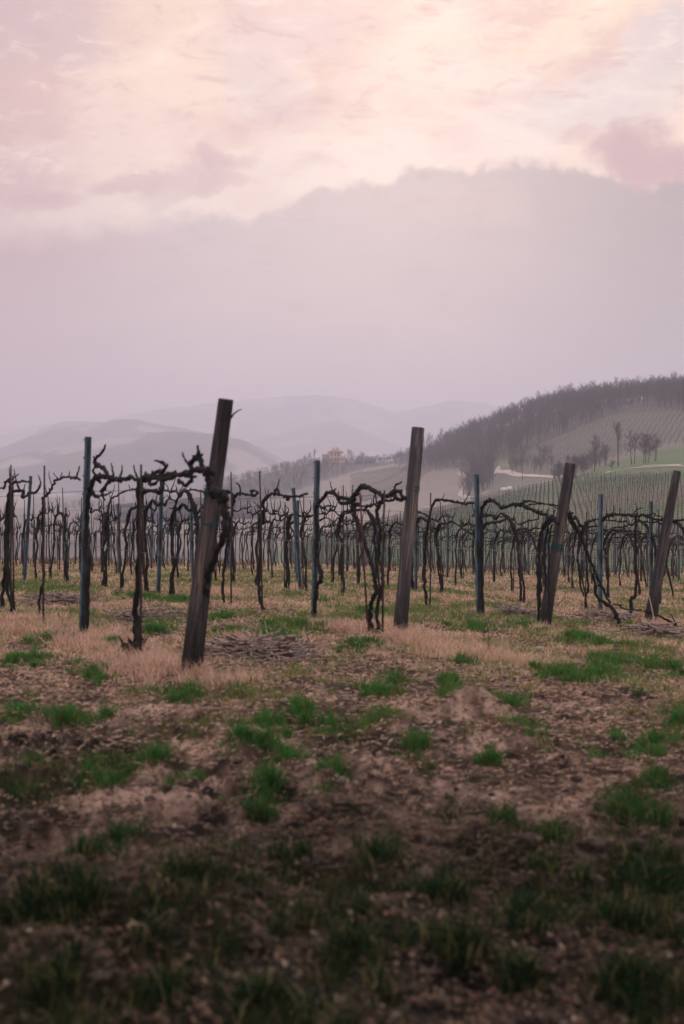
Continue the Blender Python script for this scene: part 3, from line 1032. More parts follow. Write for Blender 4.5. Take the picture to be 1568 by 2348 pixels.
# ------------------------------------------------------------------ bare trees
def tree_mesh(seed, h, spread, mat, dens=1.0, stems=1, low=0.3, thin=1.0):
    rg = np.random.default_rng(seed)
    tr, cr = Buf(), Buf()
    def branch(p, d, L, r, lvl):
        n = 4
        pts = [p]
        dd = d.copy()
        for k in range(n):
            dd = dd + rg.normal(0, .16, 3) + np.array([0, 0, .07])
            dd /= np.linalg.norm(dd)
            pts.append(pts[-1] + dd * L / n)
        cr.tube(pts, np.linspace(r, r * .35, n + 1), 3, cap=False)
        if lvl <= 0:
            return
        for k in range(int(rg.integers(3, 6) * dens)):
            t = rg.uniform(.25, 1)
            i = min(int(t * n), n - 1)
            q = pts[i] + (pts[i + 1] - pts[i]) * (t * n - i)
            a = rg.uniform(0, 2 * math.pi)
            side = np.array([math.cos(a), math.sin(a), rg.uniform(.1, .7)])
            nd = dd * .65 + side * .65
            nd /= np.linalg.norm(nd)
            branch(q, nd, L * rg.uniform(.4, .65), r * .5, lvl - 1)
    for s in range(stems):
        bx, by = (rg.uniform(-.4, .4) * stems * .5, rg.uniform(-.3, .3) * stems * .4) if stems > 1 else (0, 0)
        lean = rg.normal(0, .05, 2) + (np.array([bx, by]) * .12 if stems > 1 else 0)
        hs = h * rg.uniform(.85, 1)
        pts = [np.array([bx + lean[0] * z + rg.normal(0, .03) * z * .3, by + lean[1] * z, z]) for z in np.linspace(-.3, hs * .85, 7)]
        r0 = h * .017 * thin
        tr.tube(pts, np.linspace(r0, r0 * .3, 7), 5)
        for k in range(int(11 * dens)):
            t = rg.uniform(low, 1)
            z = t * hs * .85
            q = np.array([bx + lean[0] * z, by + lean[1] * z, z])
            a = rg.uniform(0, 2 * math.pi)
            nd = np.array([math.cos(a) * spread, math.sin(a) * spread, rg.uniform(.5, 1.1)])
            nd /= np.linalg.norm(nd)
            branch(q, nd, hs * .42 * (1.15 - t * .75), r0 * .5, 1 if k % 2 else 2)
    return tr.mesh('trunk', mat), cr.mesh('crown', mat)


def put_tree(meshes, x, y, s, label, cat='tree', group=None, name='bare_tree', z=None):
    root = bpy.data.objects.new(name, None)
    COL.objects.link(root)
    root.location = (x, y, (H1(x, y) if z is None else z) - 0.1)
    root.scale = (s, s, s)
    root.rotation_euler = (0, 0, random.uniform(0, 6.28))
    root.empty_display_size = 0.3
    tag(root, label, cat, group)
    link('trunk', meshes[0], root)
    link('crown', meshes[1], root)
    return root


TM = [tree_mesh(40 + k, 9.6, .62, M_TREE, 1.15, 1, .35, .75) for k in range(8)]
# skyline trees of the wooded ridge: crest of the hill in every direction
def ridge_depth(px):
    ys = np.linspace(470, 720, 120)
    xs = (px - CX) / FP * ys
    py = CY + FP * (EYE - HB(xs, ys)) / ys
    i = int(np.argmin(py))
    return ys[i]


cnt = 0
px = 905.0
while px < 1640 and cnt < 175:
    Y = ridge_depth(px) + random.uniform(-6, 8)
    x = (px - CX) / FP * Y
    s = random.uniform(.72, 1.12) * (0.95 if px < 1250 else 1.0)
    put_tree(TM[cnt % 8], x, Y, s, 'tall bare tree among many standing against the sky on the wooded ridge', 'tree', 'bare trees along the ridge skyline')
    px += random.uniform(2.5, 6.5)
    cnt += 1

# mass of the wood below the ridge and the scrub under the house, as one mesh each
def wood_mass(name, pts, hrange, label, mat, twig=0.035, nb=16):
    b = Buf()
    protos = []
    for k in range(7):
        rg = np.random.default_rng(300 + k)
        q = Buf()
        q.tube([(0, 0, -.3), (rg.uniform(-.15, .15), rg.uniform(-.15, .15), 3.5), (rg.uniform(-.4, .4), rg.uniform(-.4, .4), 7.5)], [.10, .08, .03], 3, cap=False)
        for j in range(nb):
            z0 = rg.uniform(1.6, 6.6)
            a = rg.uniform(0, 6.28)
            L = rg.uniform(1.6, 3.4)
            p0 = np.array([0, 0, z0])
            p1 = p0 + np.array([math.cos(a) * L * .45, math.sin(a) * L * .45, L * .6])
            p2 = p1 + np.array([math.cos(a + .5) * L * .3, math.sin(a + .5) * L * .3, L * .6])
            q.tube([p0, p1, p2], [.05, .038, .016], 3, cap=False)
            for m in range(2):
                a2 = a + rg.uniform(-1.2, 1.2)
                q.tube([p1, p1 + np.array([math.cos(a2) * L * .4, math.sin(a2) * L * .4, L * rg.uniform(.1, .6)])], [twig, .012], 3, cap=False)
        protos.append((np.concatenate(q.V), np.concatenate(q.Q)))
    for (x, y, s) in pts:
        V, Q = protos[random.randrange(7)]
        a = random.uniform(0, 6.28)
        c, sn = math.cos(a), math.sin(a)
        sw = s * random.uniform(.85, 1.3)
        W_ = np.stack([(V[:, 0] * c - V[:, 1] * sn) * sw + x, (V[:, 0] * sn + V[:, 1] * c) * sw + y, V[:, 2] * s], -1)
        W_[:, 2] += z_at[(x, y)]
        b.add(W_, Q)
    o = link(name, b.mesh(name, mat, True))
    tag(o, label, None, None, 'stuff')


z_at = {}
pts = []
xs, ys = RNG.uniform(15, 170, 9000), RNG.uniform(400, 640, 9000)
zs = H(xs, ys)
ppx, ppy, wood, scrub = regions(xs, ys, zs)
rd = np.array([ridge_depth(p) for p in np.linspace(850, 1700, 60)])
lim = np.interp(ppx, np.linspace(850, 1700, 60), rd) + 12
ok = wood & (ys < lim) & (ppx < 1680)
for x, y, z in list(zip(xs[ok], ys[ok], zs[ok]))[:1500]:
    z_at[(x, y)] = z
    pts.append((x, y, random.uniform(.55, 1.0)))
wood_mass('bare_woodland', pts, None, 'grey leafless wood covering the slope of the right-hand ridge', M_TREE)
pts = []
xs, ys = RNG.uniform(-75, 60, 6000), RNG.uniform(600, 835, 6000)
zs = H(xs, ys)
ppx, ppy, wood, scrub = regions(xs, ys, zs)
for x, y, z in list(zip(xs[scrub], ys[scrub], zs[scrub]))[:1500]:
    z_at[(x, y)] = z
    pts.append((x, y, random.uniform(.25, .6)))
# the dark thicket at the foot of the ridge, above the white track
for _ in range(110):
    p = min(max(random.gauss(1095, 22), 1045), 1130)
    Y = random.uniform(415, 500)
    x = (p - CX) / FP * Y
    z_at[(x, Y)] = H1(x, Y)
    pts.append((x, Y, random.uniform(.5, .95)))
for _ in range(170):
    p = random.uniform(1165, 1390)
    Y = random.uniform(425, 460) if p < 1215 else (random.uniform(405, 440) if p < 1265 else (random.uniform(352, 395) if p < 1330 else random.uniform(362, 385)))
    x = (p - CX) / FP * Y
    z_at[(x, Y)] = H1(x, Y)
    pts.append((x, Y, random.uniform(.25, .55)))
for _ in range(60):
    p = random.uniform(150, 420)
    Y = random.uniform(715, 760)
    x = (p - CX) / FP * Y
    z_at[(x, Y)] = H1(x, Y)
    pts.append((x, Y, random.uniform(.3, .7)))
wood_mass('scrub', pts, None, 'leafless scrub filling the hollows and the slope under the house', M_TREE)

# single trees one can tell apart
TS = [tree_mesh(70, 8.5, .38, M_TREE, 1.3, 1, .3), tree_mesh(71, 10.0, .25, M_TREE, 1.2, 1, .25), tree_mesh(72, 6.5, .75, M_TREE, 1.3, 2, .3),
      tree_mesh(73, 6.0, .85, M_TREE_RED, 1.7, 3, .3), tree_mesh(74, 5.0, .9, M_TREE, 1.6, 2, .15), tree_mesh(75, 7.0, .22, M_TREE, .8, 1, .4, .8)]


def tree_at(m, px, Y, hpx, href, label, cat='tree'):
    x = (px - CX) / FP * Y
    put_tree(TS[m], x, Y, hpx / FP * Y / href, label, cat)


tree_at(0, 1362, 352, 100, 8.5, 'slim bare tree directly behind the third wooden post top')
tree_at(1, 1416, 345, 108, 10, 'tallest lone bare tree, narrow and wiry, left of the green bank')
tree_at(5, 1388, 356, 62, 7, 'thin bare sapling between the two tall slim trees')
tree_at(2, 1450, 336, 80, 6.5, 'bare forked tree at the left of the reddish round one')
tree_at(3, 1478, 330, 80, 6, 'round reddish tree with three stems on the green bank')
tree_at(2, 1499, 333, 60, 6.5, 'small leaning tree at the right of the reddish round one')
tree_at(4, 1318, 345, 60, 5, 'dense dark bush just left of the third wooden post top', 'bush')
tree_at(4, 1336, 350, 48, 5, 'rounded bare bush showing right beside the third wooden post', 'bush')
tree_at(4, 1282, 352, 52, 5, 'wide dark bush beside the end of the white track', 'bush')
tree_at(5, 1197, 395, 56, 7, 'thin pole-like tree standing at the bend of the white track')
tree_at(5, 1262, 392, 50, 7, 'thin leafless sapling rising over the bushes below the round hill')
tree_at(5, 1120, 430, 60, 7, 'slender grey tree on the thicket edge above the white track')
tree_at(0, 1300, 380, 52, 8.5, 'bare tree in the scrub at the foot of the round hill')
tree_at(4, 1402, 332, 26, 5, 'low brown bush at the foot of the tallest lone tree', 'bush')
tree_at(0, 712, 812, 36, 8.5, 'leafless tree with spreading crown left of the house')
tree_at(1, 722, 815, 38, 10, 'narrow leafless tree close to the left side of the house')
tree_at(0, 700, 815, 30, 8.5, 'smaller bare tree at the outer left of the house group')
tree_at(0, 804, 815, 36, 8.5, 'bare tree a little right of the house, in front of the sky')
tree_at(1, 797, 818, 34, 10, 'thin double-topped tree just right of the house')
tree_at(2, 828, 818, 28, 6.5, 'bare bushy tree behind the dark low shed')
tree_at(0, 775, 836, 40, 8.5, 'tall bare tree rising behind the house roof')
tree_at(0, 566, 810, 22, 8.5, 'single small bare tree at the far left end of the house hill')
tree_at(4, 858, 812, 12, 5, 'small round shrub on the crest right of the shed', 'bush')
tree_at(4, 872, 812, 14, 5, 'second round shrub on the crest, nearer the ridge wood', 'bush')
tree_at(4, 886, 812, 13, 5, 'shrub on the crest beside the low white wall', 'bush')


# ------------------------------------------------------------------ the house on the hill and its neighbours
def house():
    Y = 806.0
    k = Y / FP
    x0 = (769 - CX) * k
    zb = H1(x0, Y) + 0.0
    zb = max(zb, EYE - (1058 - CY) * k)
    root = bpy.data.objects.new('house', None)
    COL.objects.link(root)
    root.location = (x0, Y, zb)
    root.scale = (1.12, 1.12, 1.12)
    tag(root, 'apricot two-storey house with hipped terracotta roof on the hazy hilltop', 'house')
    b = Buf()
    b.box((0, 0, 1.9), (6.0, 6.0, 5.4))
    link('wall', b.mesh('wall', M_PLASTER, False), root)
    b = Buf()
    e, r = 3.9, 1.7
    V = [(-e, -e, 4.6), (e, -e, 4.6), (e, e, 4.6), (-e, e, 4.6), (-1.0, 0, 4.6 + r), (1.0, 0, 4.6 + r), (-e, -e, 4.42), (e, -e, 4.42), (e, e, 4.42), (-e, e, 4.42)]
    b.add(V, [[0, 1, 5, 4], [2, 3, 4, 5], [6, 7, 1, 0], [7, 8, 2, 1], [8, 9, 3, 2], [9, 6, 0, 3], [6, 9, 8, 7]], [[1, 2, 5], [3, 0, 4]])
    rf = link('roof', b.mesh('roof', M_ROOF, False), root)
    b = Buf()
    b.box((-.9, .4, 6.3), (.7, .7, 1.6))
    link('chimney', b.mesh('chimney', M_GREYWALL, False), rf)
    for (wx, wz, ww, wh) in ((-1.7, 3.4, .7, 1.1), (.2, 3.4, .7, 1.1), (1.9, 3.4, .7, 1.1), (-1.7, 1.0, .7, 1.2), (1.9, 1.0, .7, 1.2), (.2, .75, .9, 1.9)):
        b = Buf()
        b.box((wx, -3.03, wz), (ww, .08, wh))
        f = link('window' if wh < 1.5 else 'door', b.mesh('window', M_DARK, False), root)
        b = Buf()
        b.box((wx, -3.08, wz - wh / 2 - .06), (ww + .2, .14, .1))
        link('sill', b.mesh('sill', M_GREYWALL, False), f)
    b = Buf()
    b.box((-4.75, .5, 1.2), (3.4, 4.2, 4.2))
    link('annexe', b.mesh('annexe', M_GREYWALL, False), root)
    b = Buf()
    V = [(-6.6, -1.9, 3.3), (-3.0, -1.9, 3.3), (-3.0, 2.9, 3.9), (-6.6, 2.9, 3.9)]
    V += [(a, c, d - .15) for a, c, d in V]
    b.add(V, [[0, 1, 2, 3], [7, 6, 5, 4], [0, 4, 5, 1], [1, 5, 6, 2], [2, 6, 7, 3], [3, 7, 4, 0]])
    link('annexe_roof', b.mesh('annexe_roof', M_ROOF, False), root)
    # terrace wall
    b = Buf()
    b.box((x0 + 2.5, Y - 5.5, zb - .55), (11, .35, 1.3))
    o = link('terrace_wall', b.mesh('terrace_wall', M_PLASTER, False))
    tag(o, 'low reddish terrace wall in front of the apricot house', 'wall')
    # dark sheds
    for (pc, w, h, lab) in ((823, 3.3, 2.6, 'low dark shed with a light window band right of the house'), (844, 3.8, 2.7, 'second low dark shed next to the first, farther right')):
        xs = (pc - CX) * k
        z0 = EYE - (1059 - CY) * k
        r2_ = bpy.data.objects.new('shed', None)
        COL.objects.link(r2_)
        r2_.location = (xs, Y - 1, z0)
        tag(r2_, lab, 'shed', 'sheds beside the house')
        b = Buf()
        b.box((0, 0, .6), (w, 3, h + 1.0))
        link('wall', b.mesh('wall', M_SHED, False), r2_)
        b = Buf()
        b.box((0, 0, h - .3 + .52), (w + .5, 3.6, .18))
        link('roof', b.mesh('roof', M_SHED, False), r2_)
        b = Buf()
        b.box((-.2, -1.53, 1.2), (w * .55, .06, .7))
        link('window', b.mesh('window', M_GREYWALL, False), r2_)
    xs = (866 - CX) * k
    b = Buf()
    b.box((xs, Y - 2, EYE - (1059.5 - CY) * k), (4.2, .4, .9))
    o = link('white_wall', b.mesh('white_wall', M_WHITE, False))
    tag(o, 'low white wall on the crest right of the dark sheds', 'wall')


house()

# two white sheeted heaps at the top edge of the green slope
for (pc, py_, w, h, lab) in ((1154, 1119, 1.35, .62, 'white sheeted heap at the top edge of the green slope, left one'), (1167, 1117, 1.1, .7, 'smaller white sheeted heap right beside the other, near the track')):
    Y = 336.0
    x = (pc - CX) / FP * Y
    z = max(H1(x, Y), EYE - (py_ + 4 - CY) / FP * Y)
    b = Buf()
    rg = np.random.default_rng(pc)
    n, m = 8, 14
    V = []
    for i in range(n):
        t = i / (n - 1) * math.pi / 2
        for j in range(m):
            a = j / m * 2 * math.pi
            rr = math.cos(t) ** .5 * (1 + rg.uniform(-.1, .1))
            V.append((math.cos(a) * w / 1.6 * rr, math.sin(a) * w / 1.9 * rr, math.sin(t) * h * (1 + rg.uniform(-.06, .06)) - .1))
    Q = [[i * m + j, i * m + (j + 1) % m, (i + 1) * m + (j + 1) % m, (i + 1) * m + j] for i in range(n - 1) for j in range(m)]
    b.add(V, Q)
    o = link('sheeted_heap', b.mesh('sheeted_heap', M_WHITE), loc=(x, Y, z))
    tag(o, lab, 'heap', 'white heaps by the track')

# ------------------------------------------------------------------ the vineyard: row geometry
RD = np.array([-0.40, 0.9165])                   # rows run away to the left
RD /= np.linalg.norm(RD)
ROW0 = np.array([-1.2, 11.3])
STEP = np.array([2.03, 3.73])


STARTS = {0: (-1.2, 11.3), 1: (.62, 15.1), 2: (2.7, 19.0), 3: (4.87, 22.5)}


def row_start(n):
    return np.array(STARTS[n], float) if n in STARTS else np.array(STARTS[3]) + STEP * (n - 3)


def row_pt(n, t):
    return row_start(n) + RD * t


ROWANG = math.atan2(RD[1], RD[0])


def inframe(x, y, m=0.02):
    return abs(x) / y < 784 / FP + m


def vine_local(rg, lod, lean, arms, hgt=1.5):
    """polylines of a generic vine in the row's frame: +x along the row towards the end post"""
    k = rg.uniform(-.10, .10)
    tp = [(0 + rg.uniform(-.05, .05) + lean * .0, rg.uniform(-.03, .03), -.12), (rg.uniform(-.03, .06), 0, .05)]
    x = 0.0
    for z in (.3, .55, .8, 1.0, 1.18):
        x += lean * .25 + rg.uniform(-.03, .03) + (rg.uniform(-.07, .07) if rg.random() < .22 else 0) + k * .10
        tp.append((x, rg.uniform(-.04, .04), z))
    side = arms[0]
    x2 = x + side * .10
    tp.append((x2, 0, hgt - .13))
    tp.append((x2 + side * .13, 0, hgt - .02))
    trunk = tp
    arml = []
    for si in arms:
        s0 = x2 + (side * .13 if si == side else 0)
        z0 = hgt - .02 if si == side else hgt - .12
        pts = [(s0, 0, z0)]
        L = rg.uniform(1.1, 1.75) if len(arms) == 1 else rg.uniform(.7, 1.0)
        nseg = 8
        for j in range(1, nseg + 1):
            pts.append((s0 + si * L * j / nseg, rg.uniform(-.035, .035), hgt + rg.uniform(-.055, .055) + .02 * math.sin(j)))
        arml.append(pts)
    spurs = []
    for ai, a in enumerate(arml):
        for j in range(1, len(a)):
            if rg.random() < .80:
                p = np.array(a[j])
                L = rg.uniform(.07, .20) if rg.random() < .75 else rg.uniform(.22, .42)
                up = 1 if rg.random() < .85 else -1
                dx_ = rg.uniform(-.6, .6)
                mid = p + np.array([dx_ * L * .45, rg.uniform(-.05, .05), up * L * .5])
                end = mid + np.array([rg.uniform(-.5, .5) * L, rg.uniform(-.06, .06), up * L * .6])
                spurs.append([p, mid, end, ai])
    return trunk, arml, spurs


def knob(rad, rg, amt=.22):
    return np.asarray(rad) * (1 + rg.uniform(-amt, amt, len(rad)))


def vine_meshes(seed, lod):
    rg = np.random.default_rng(seed)
    arms = [1] if rg.random() < .6 else ([1, -1] if rg.random() < .6 else [-1])
    tr, ar, sp = vine_local(rg, lod, rg.uniform(-.22, .22), arms, 1.5 + rg.uniform(-.04, .04))
    n1 = {0: 22, 1: 13, 2: 8}[lod]
    n2 = {0: 22, 1: 12, 2: 7}[lod]
    sd_ = {0: 8, 1: 6, 2: 4}[lod]
    fat = {0: 1, 1: 1, 2: 1.1}[lod]
    b = Buf()
    p = smoothline(tr, n1)
    if lod < 2:
        p[:, :2] += rg.normal(0, .008, (n1, 2))
    b.tube(p, knob(np.interp(np.linspace(0, 1, n1), [0, .08, .3, .7, .86, 1], [.036, .026, .022, .023, .034, .024]) * fat, rg), sd_, .12, rg)
    if lod == 0 and rg.random() < .5:   # a second thinner stem twisting up beside the first
        q = smoothline(tr, n1) + np.stack([np.sin(np.linspace(0, 5, n1)) * .045 + .02, np.cos(np.linspace(0, 4, n1)) * .03, np.zeros(n1)], -1)
        b.tube(q, knob(np.linspace(.022, .015, n1), rg), 6, .12, rg)
    if lod == 2:
        for a in ar:
            b.tube(smoothline(a, n2), np.linspace(.024, .014, n2) * fat, 3)
        for s_ in sp[::1]:
            b.tube([s_[0], s_[2]], [.014, .009], 3, cap=False)
        return [('vine', b.mesh('vine', M_BARK), [])]
    res = [('trunk', b.mesh('trunk', M_BARK), [])]
    for ai, a in enumerate(ar):
        b = Buf()
        b.tube(smoothline(a, n2), knob(np.linspace(.026, .012, n2), rg, .40), max(5, sd_ - 2), .15, rg)
        if lod == 1:
            for s_ in [q for q in sp if q[3] == ai]:
                b.tube(smoothline(s_[:3], 4), [.014, .010, .007, .004], 4)
        res.append(('cordon', b.mesh('cordon', M_BARK), []))
    if lod == 0:
        for s_ in sp:
            b = Buf()
            b.tube(smoothline(s_[:3], 5), knob([.015, .013, .009, .007, .004], rg, .2), 5)
            res.append(('spur', b.mesh('spur', M_BARK), []))
    return res


ORD = ['first', 'second', 'third', 'fourth', 'fifth', 'sixth', 'seventh', 'eighth', 'ninth', 'tenth', 'eleventh', 'twelfth', 'thirteenth', 'fourteenth',
       'fifteenth', 'sixteenth', 'seventeenth', 'eighteenth', 'nineteenth', 'twentieth', 'last', 'last']
ROWNAME = {0: 'the nearest row', 1: 'the second row', 2: 'the third row', 3: 'the fourth row'}
for n in range(4, 20):
    ROWNAME[n] = 'the ' + ORD[n] + ' row back'
PROTO = {l: [vine_meshes(500 + l * 40 + k, l) for k in range({0: 9, 1: 9, 2: 8}[l])] for l in (0, 1, 2)}
LEAN = [('straight', .0), ('slightly leaning', .06), ('crooked', -.05)]


def place_vine(n, t, i, lod, label, group):
    p = row_pt(n, t)
    z = H1(p[0], p[1])
    proto = random.choice(PROTO[lod])
    rz = ROWANG + math.pi
    sc = random.uniform(.95, 1.04)
    if lod == 2:
        root = link('vine', proto[0][1], loc=(p[0], p[1], z))
    else:
        root = bpy.data.objects.new('vine', None)
        COL.objects.link(root)
        root.location = (p[0], p[1], z)
        for nm, me, _ in proto:
            link(nm, me, root)
    root.rotation_euler = (random.uniform(-.03, .03), random.uniform(-.07, .07), rz + random.uniform(-.08, .08))
    root.scale = (sc * random.uniform(.9, 1.1), 1, sc)
    tag(root, label, 'vine', group)


# ---- metal posts: rolled C-section with hook notches
def metal_post_mesh(detail):
    w, d, t, lip = .062, .042, .004, .014
    prof = [(-w / 2, d / 2), (-w / 2, -d / 2), (w / 2, -d / 2), (w / 2, d / 2), (w / 2 - lip, d / 2), (w / 2 - lip, d / 2 - t), (w / 2 - t, d / 2 - t),
            (w / 2 - t, -d / 2 + t), (0.006, -d / 2 + t), (0, -d / 2 + .009), (-.006, -d / 2 + t), (-w / 2 + t, -d / 2 + t), (-w / 2 + t, d / 2 - t), (-w / 2 + lip, d / 2 - t), (-w / 2 + lip, d / 2)]
    prof = np.array(prof)[::-1]
    zs = np.linspace(-.3, 2.0, 12)
    n = len(prof)
    V = np.concatenate([np.column_stack([prof, np.full(n, z)]) for z in zs])
    Q = [[i * n + j, i * n + (j + 1) % n, (i + 1) * n + (j + 1) % n, (i + 1) * n + j] for i in range(len(zs) - 1) for j in range(n)]
    b = Buf()
    b.add(V, Q)
    me = b.mesh('section', M_GALV, False)
    hb = Buf()
    hb.box((0, -d / 2 - .003, 0), (w + .018, .007, .020))
    return me, hb.mesh('hook', M_GALV, False)


MP, MHOOK = metal_post_mesh(True)
tb = Buf()
for k in range(3):
    a = np.linspace(0, 2 * math.pi, 15)
    tb.tube(np.stack([np.cos(a) * .036, np.sin(a) * .030, k * .006 + np.sin(a + k) * .004], -1), .0035, 4, cap=False)
MTIE = tb.mesh('twine_tie', M_TIE)


def metal_post(x, y, label, rz=None, leanx=0., leany=0., hgt=2.0, near=False, group='galvanised posts along the rows'):
    z = H1(x, y) - (.08 if 'second wooden post, in clear' in label else 0)
    root = bpy.data.objects.new('metal_post', None)
    COL.objects.link(root)
    root.location = (x, y, z)
    root.rotation_euler = (leany, leanx, (ROWANG + math.pi / 2 if rz is None else rz))
    root.scale = (1, 1, hgt / 2.0)
    tag(root, label, 'post', group)
    link('section', MP, root)
    if near:
        for hz in np.arange(.35, 1.98, .18):
            link('hook', MHOOK, root, (0, 0, hz))
        for hz in (.62, .98, 1.48):
            tt = link('twine_tie', MTIE, root, (0, 0, hz))
    return root


def stake(x, y, h, label, lean=0., r=.011, group='thin stakes tied to the vines', mat=None):
    z = H1(x, y)
    o = link('stake', STK if mat is None else mat, loc=(x, y, z))
    o.scale = (1, 1, h / 2.0)
    o.rotation_euler = (random.uniform(-.02, .02), lean + random.uniform(-.02, .02), random.uniform(0, 6))
    tag(o, label, 'stake', group)


sb = Buf()
sb.tube([(0, 0, -.2), (.006, .004, .6), (-.004, .006, 1.3), (0, 0, 2.0)], [.013, .012, .012, .010], 5)
STK = sb.mesh('stake', M_RUST)

# rows: which vines, stakes and posts stand where
YMAX = 78.0
nv = 0
FARV = []
POST_T = {0: [3.70], 1: [2.4, 9.1], 2: [1.8, 8.7, 15.4, 22.1, 28.8, 35.5], 3: [1.4, 8.3, 15.0, 21.7, 28.4, 35.1, 41.8, 48.5]}
VINE_T = {0: [7.6], 1: [7.0, 8.4, 9.9, 11.4, 12.8, 14.4, 15.9, 17.4, 19.0, 20.6, 22.3, 23.9]}
far_i = 0
for n in range(0, 19):
    if n in POST_T:
        pts_ = POST_T[n]
    else:
        pts_ = [random.uniform(.8, 2.4) + 6.7 * k for k in range(14)]
    k = 0
    for t in pts_:
        x, y = row_pt(n, t)
        if y > YMAX + 3 or not inframe(x, y, .015):
            continue
        k += 1
        yd = y
        if n == 0:
            lab = 'nearest blue-green metal post, tall and straight, left of the thickest wooden post'
        elif n == 1 and t < 3:
            lab = 'blue-green metal post left of the second wooden post, in clear view'
        elif n == 2 and t < 3:
            lab = 'blue-green metal post left of the third wooden post'
        elif n == 3 and t < 3:
            lab = 'blue-green metal post left of the outermost wooden post at right'
        elif yd < 46:
            lab = 'grey-blue metal post in %s, %s of its visible posts' % (ROWNAME[n], ORD[k - 1])
        else:
            lab = 'tiny distant metal post among the crowded far rows by the crest'
        lean = random.uniform(-.03, .03)
        if n == 1 and abs(t - 15.8) < .1:
            lean = .07
        if n == 2 and abs(t - 8.7) < .1:
            lean = .07
        metal_post(x, y, lab, leanx=lean, leany=random.uniform(-.02, .02), hgt=2.0 + random.uniform(-.04, .06) if yd > 16 else 2.07, near=(yd < 27),
                   group='galvanised posts along the rows' if yd < 46 else 'distant metal posts by the crest')
    if n in VINE_T:
        vt = VINE_T[n]
    else:
        t0 = {2: 5.4, 3: 4.2}.get(n, .4)
        vt = list(np.arange(t0, 80, 1.42) + np.random.default_rng(n).uniform(-.28, .28, len(np.arange(t0, 80, 1.42))))
    k = 0
    for t in vt:
        x, y = row_pt(n, t)
        if y > YMAX or not inframe(x, y, .015):
            continue
        if y > 61.5 and n > 4:
            FARV.append((x, y))
            continue
        nv += 1
        k += 1
        lod = 0 if y < 31 else (1 if y < 47 else 2)
        if y < 47:
            lab = 'bare gnarled vine in %s, %s of its plainly trained ones' % (ROWNAME[n], ORD[min(k - 1, 20)])
            grp = 'bare vines trained along the rows'
        else:
            lab = 'small bare vine in the crowded far rows before the crest'
            grp = 'distant vines before the crest'
        place_vine(n, t, k, lod, lab, grp)
        if random.random() < .75:
            if y < 40:
                sl_ = 'thin dark stake beside the %s trained vine of %s' % (ORD[min(k - 1, 20)], ROWNAME[n])
            else:
                sl_ = 'thin distant stake poking above the far vine rows'
            stake(x + random.uniform(-.06, .06), y - .05, random.uniform(1.65, 2.0), sl_, group='thin stakes tied to the vines' if y < 40 else 'distant stakes in the far rows')
    # trellis wires, sagging from post to post
    far_t = min((YMAX - row_pt(n, 0)[1]) / RD[1], 90)
    if far_t > 3:
        ts = np.arange(0, far_t, 1.6)
        for (hw, nm) in ((1.50, 'upper'), (.95, 'lower')):
            pl = []
            for t in ts:
                x, y = row_pt(n, t)
                if inframe(x, y, .05):
                    pl.append((x, y, float(HB(np.array([x]), np.array([y]))[0]) + hw - .012 * math.sin(t * 1.9) ** 2))
            if len(pl) > 2:
                b = Buf()
                b.tube(pl, .003, 4, cap=False)
                o = link('trellis_wire', b.mesh('trellis_wire', M_WIRE))
                tag(o, '%s thin wire strung along %s of the vineyard' % (nm, ROWNAME[n]), 'wire', 'trellis wires')


metal_post((57 - CX) / FP * 31.0, 31.0, 'tilted grey-blue metal post near the left edge, leaning right', leanx=-.06, hgt=2.3, near=True)

print('vines placed singly', nv, 'in the far mass', len(FARV))
b = Buf()
fp = []
for pr in PROTO[2]:
    me = pr[0][1]
    vv = np.empty(len(me.vertices) * 3)
    me.vertices.foreach_get('co', vv)
    fp.append((vv.reshape(-1, 3), np.array([list(p.vertices) for p in me.polygons if len(p.vertices) == 4])))
for i, (x, y) in enumerate(FARV):
    V, Q = fp[i % len(fp)]
    a = ROWANG + math.pi
    b.add(np.stack([V[:, 0] * math.cos(a) - V[:, 1] * math.sin(a) + x, V[:, 0] * math.sin(a) + V[:, 1] * math.cos(a) + y, V[:, 2] + H1(x, y)], -1), Q)
if FARV:
    tag(link('farthest_vines', b.mesh('farthest_vines', M_BARK)), 'mass of the farthest bare vines along the crest of the field', kind='stuff')

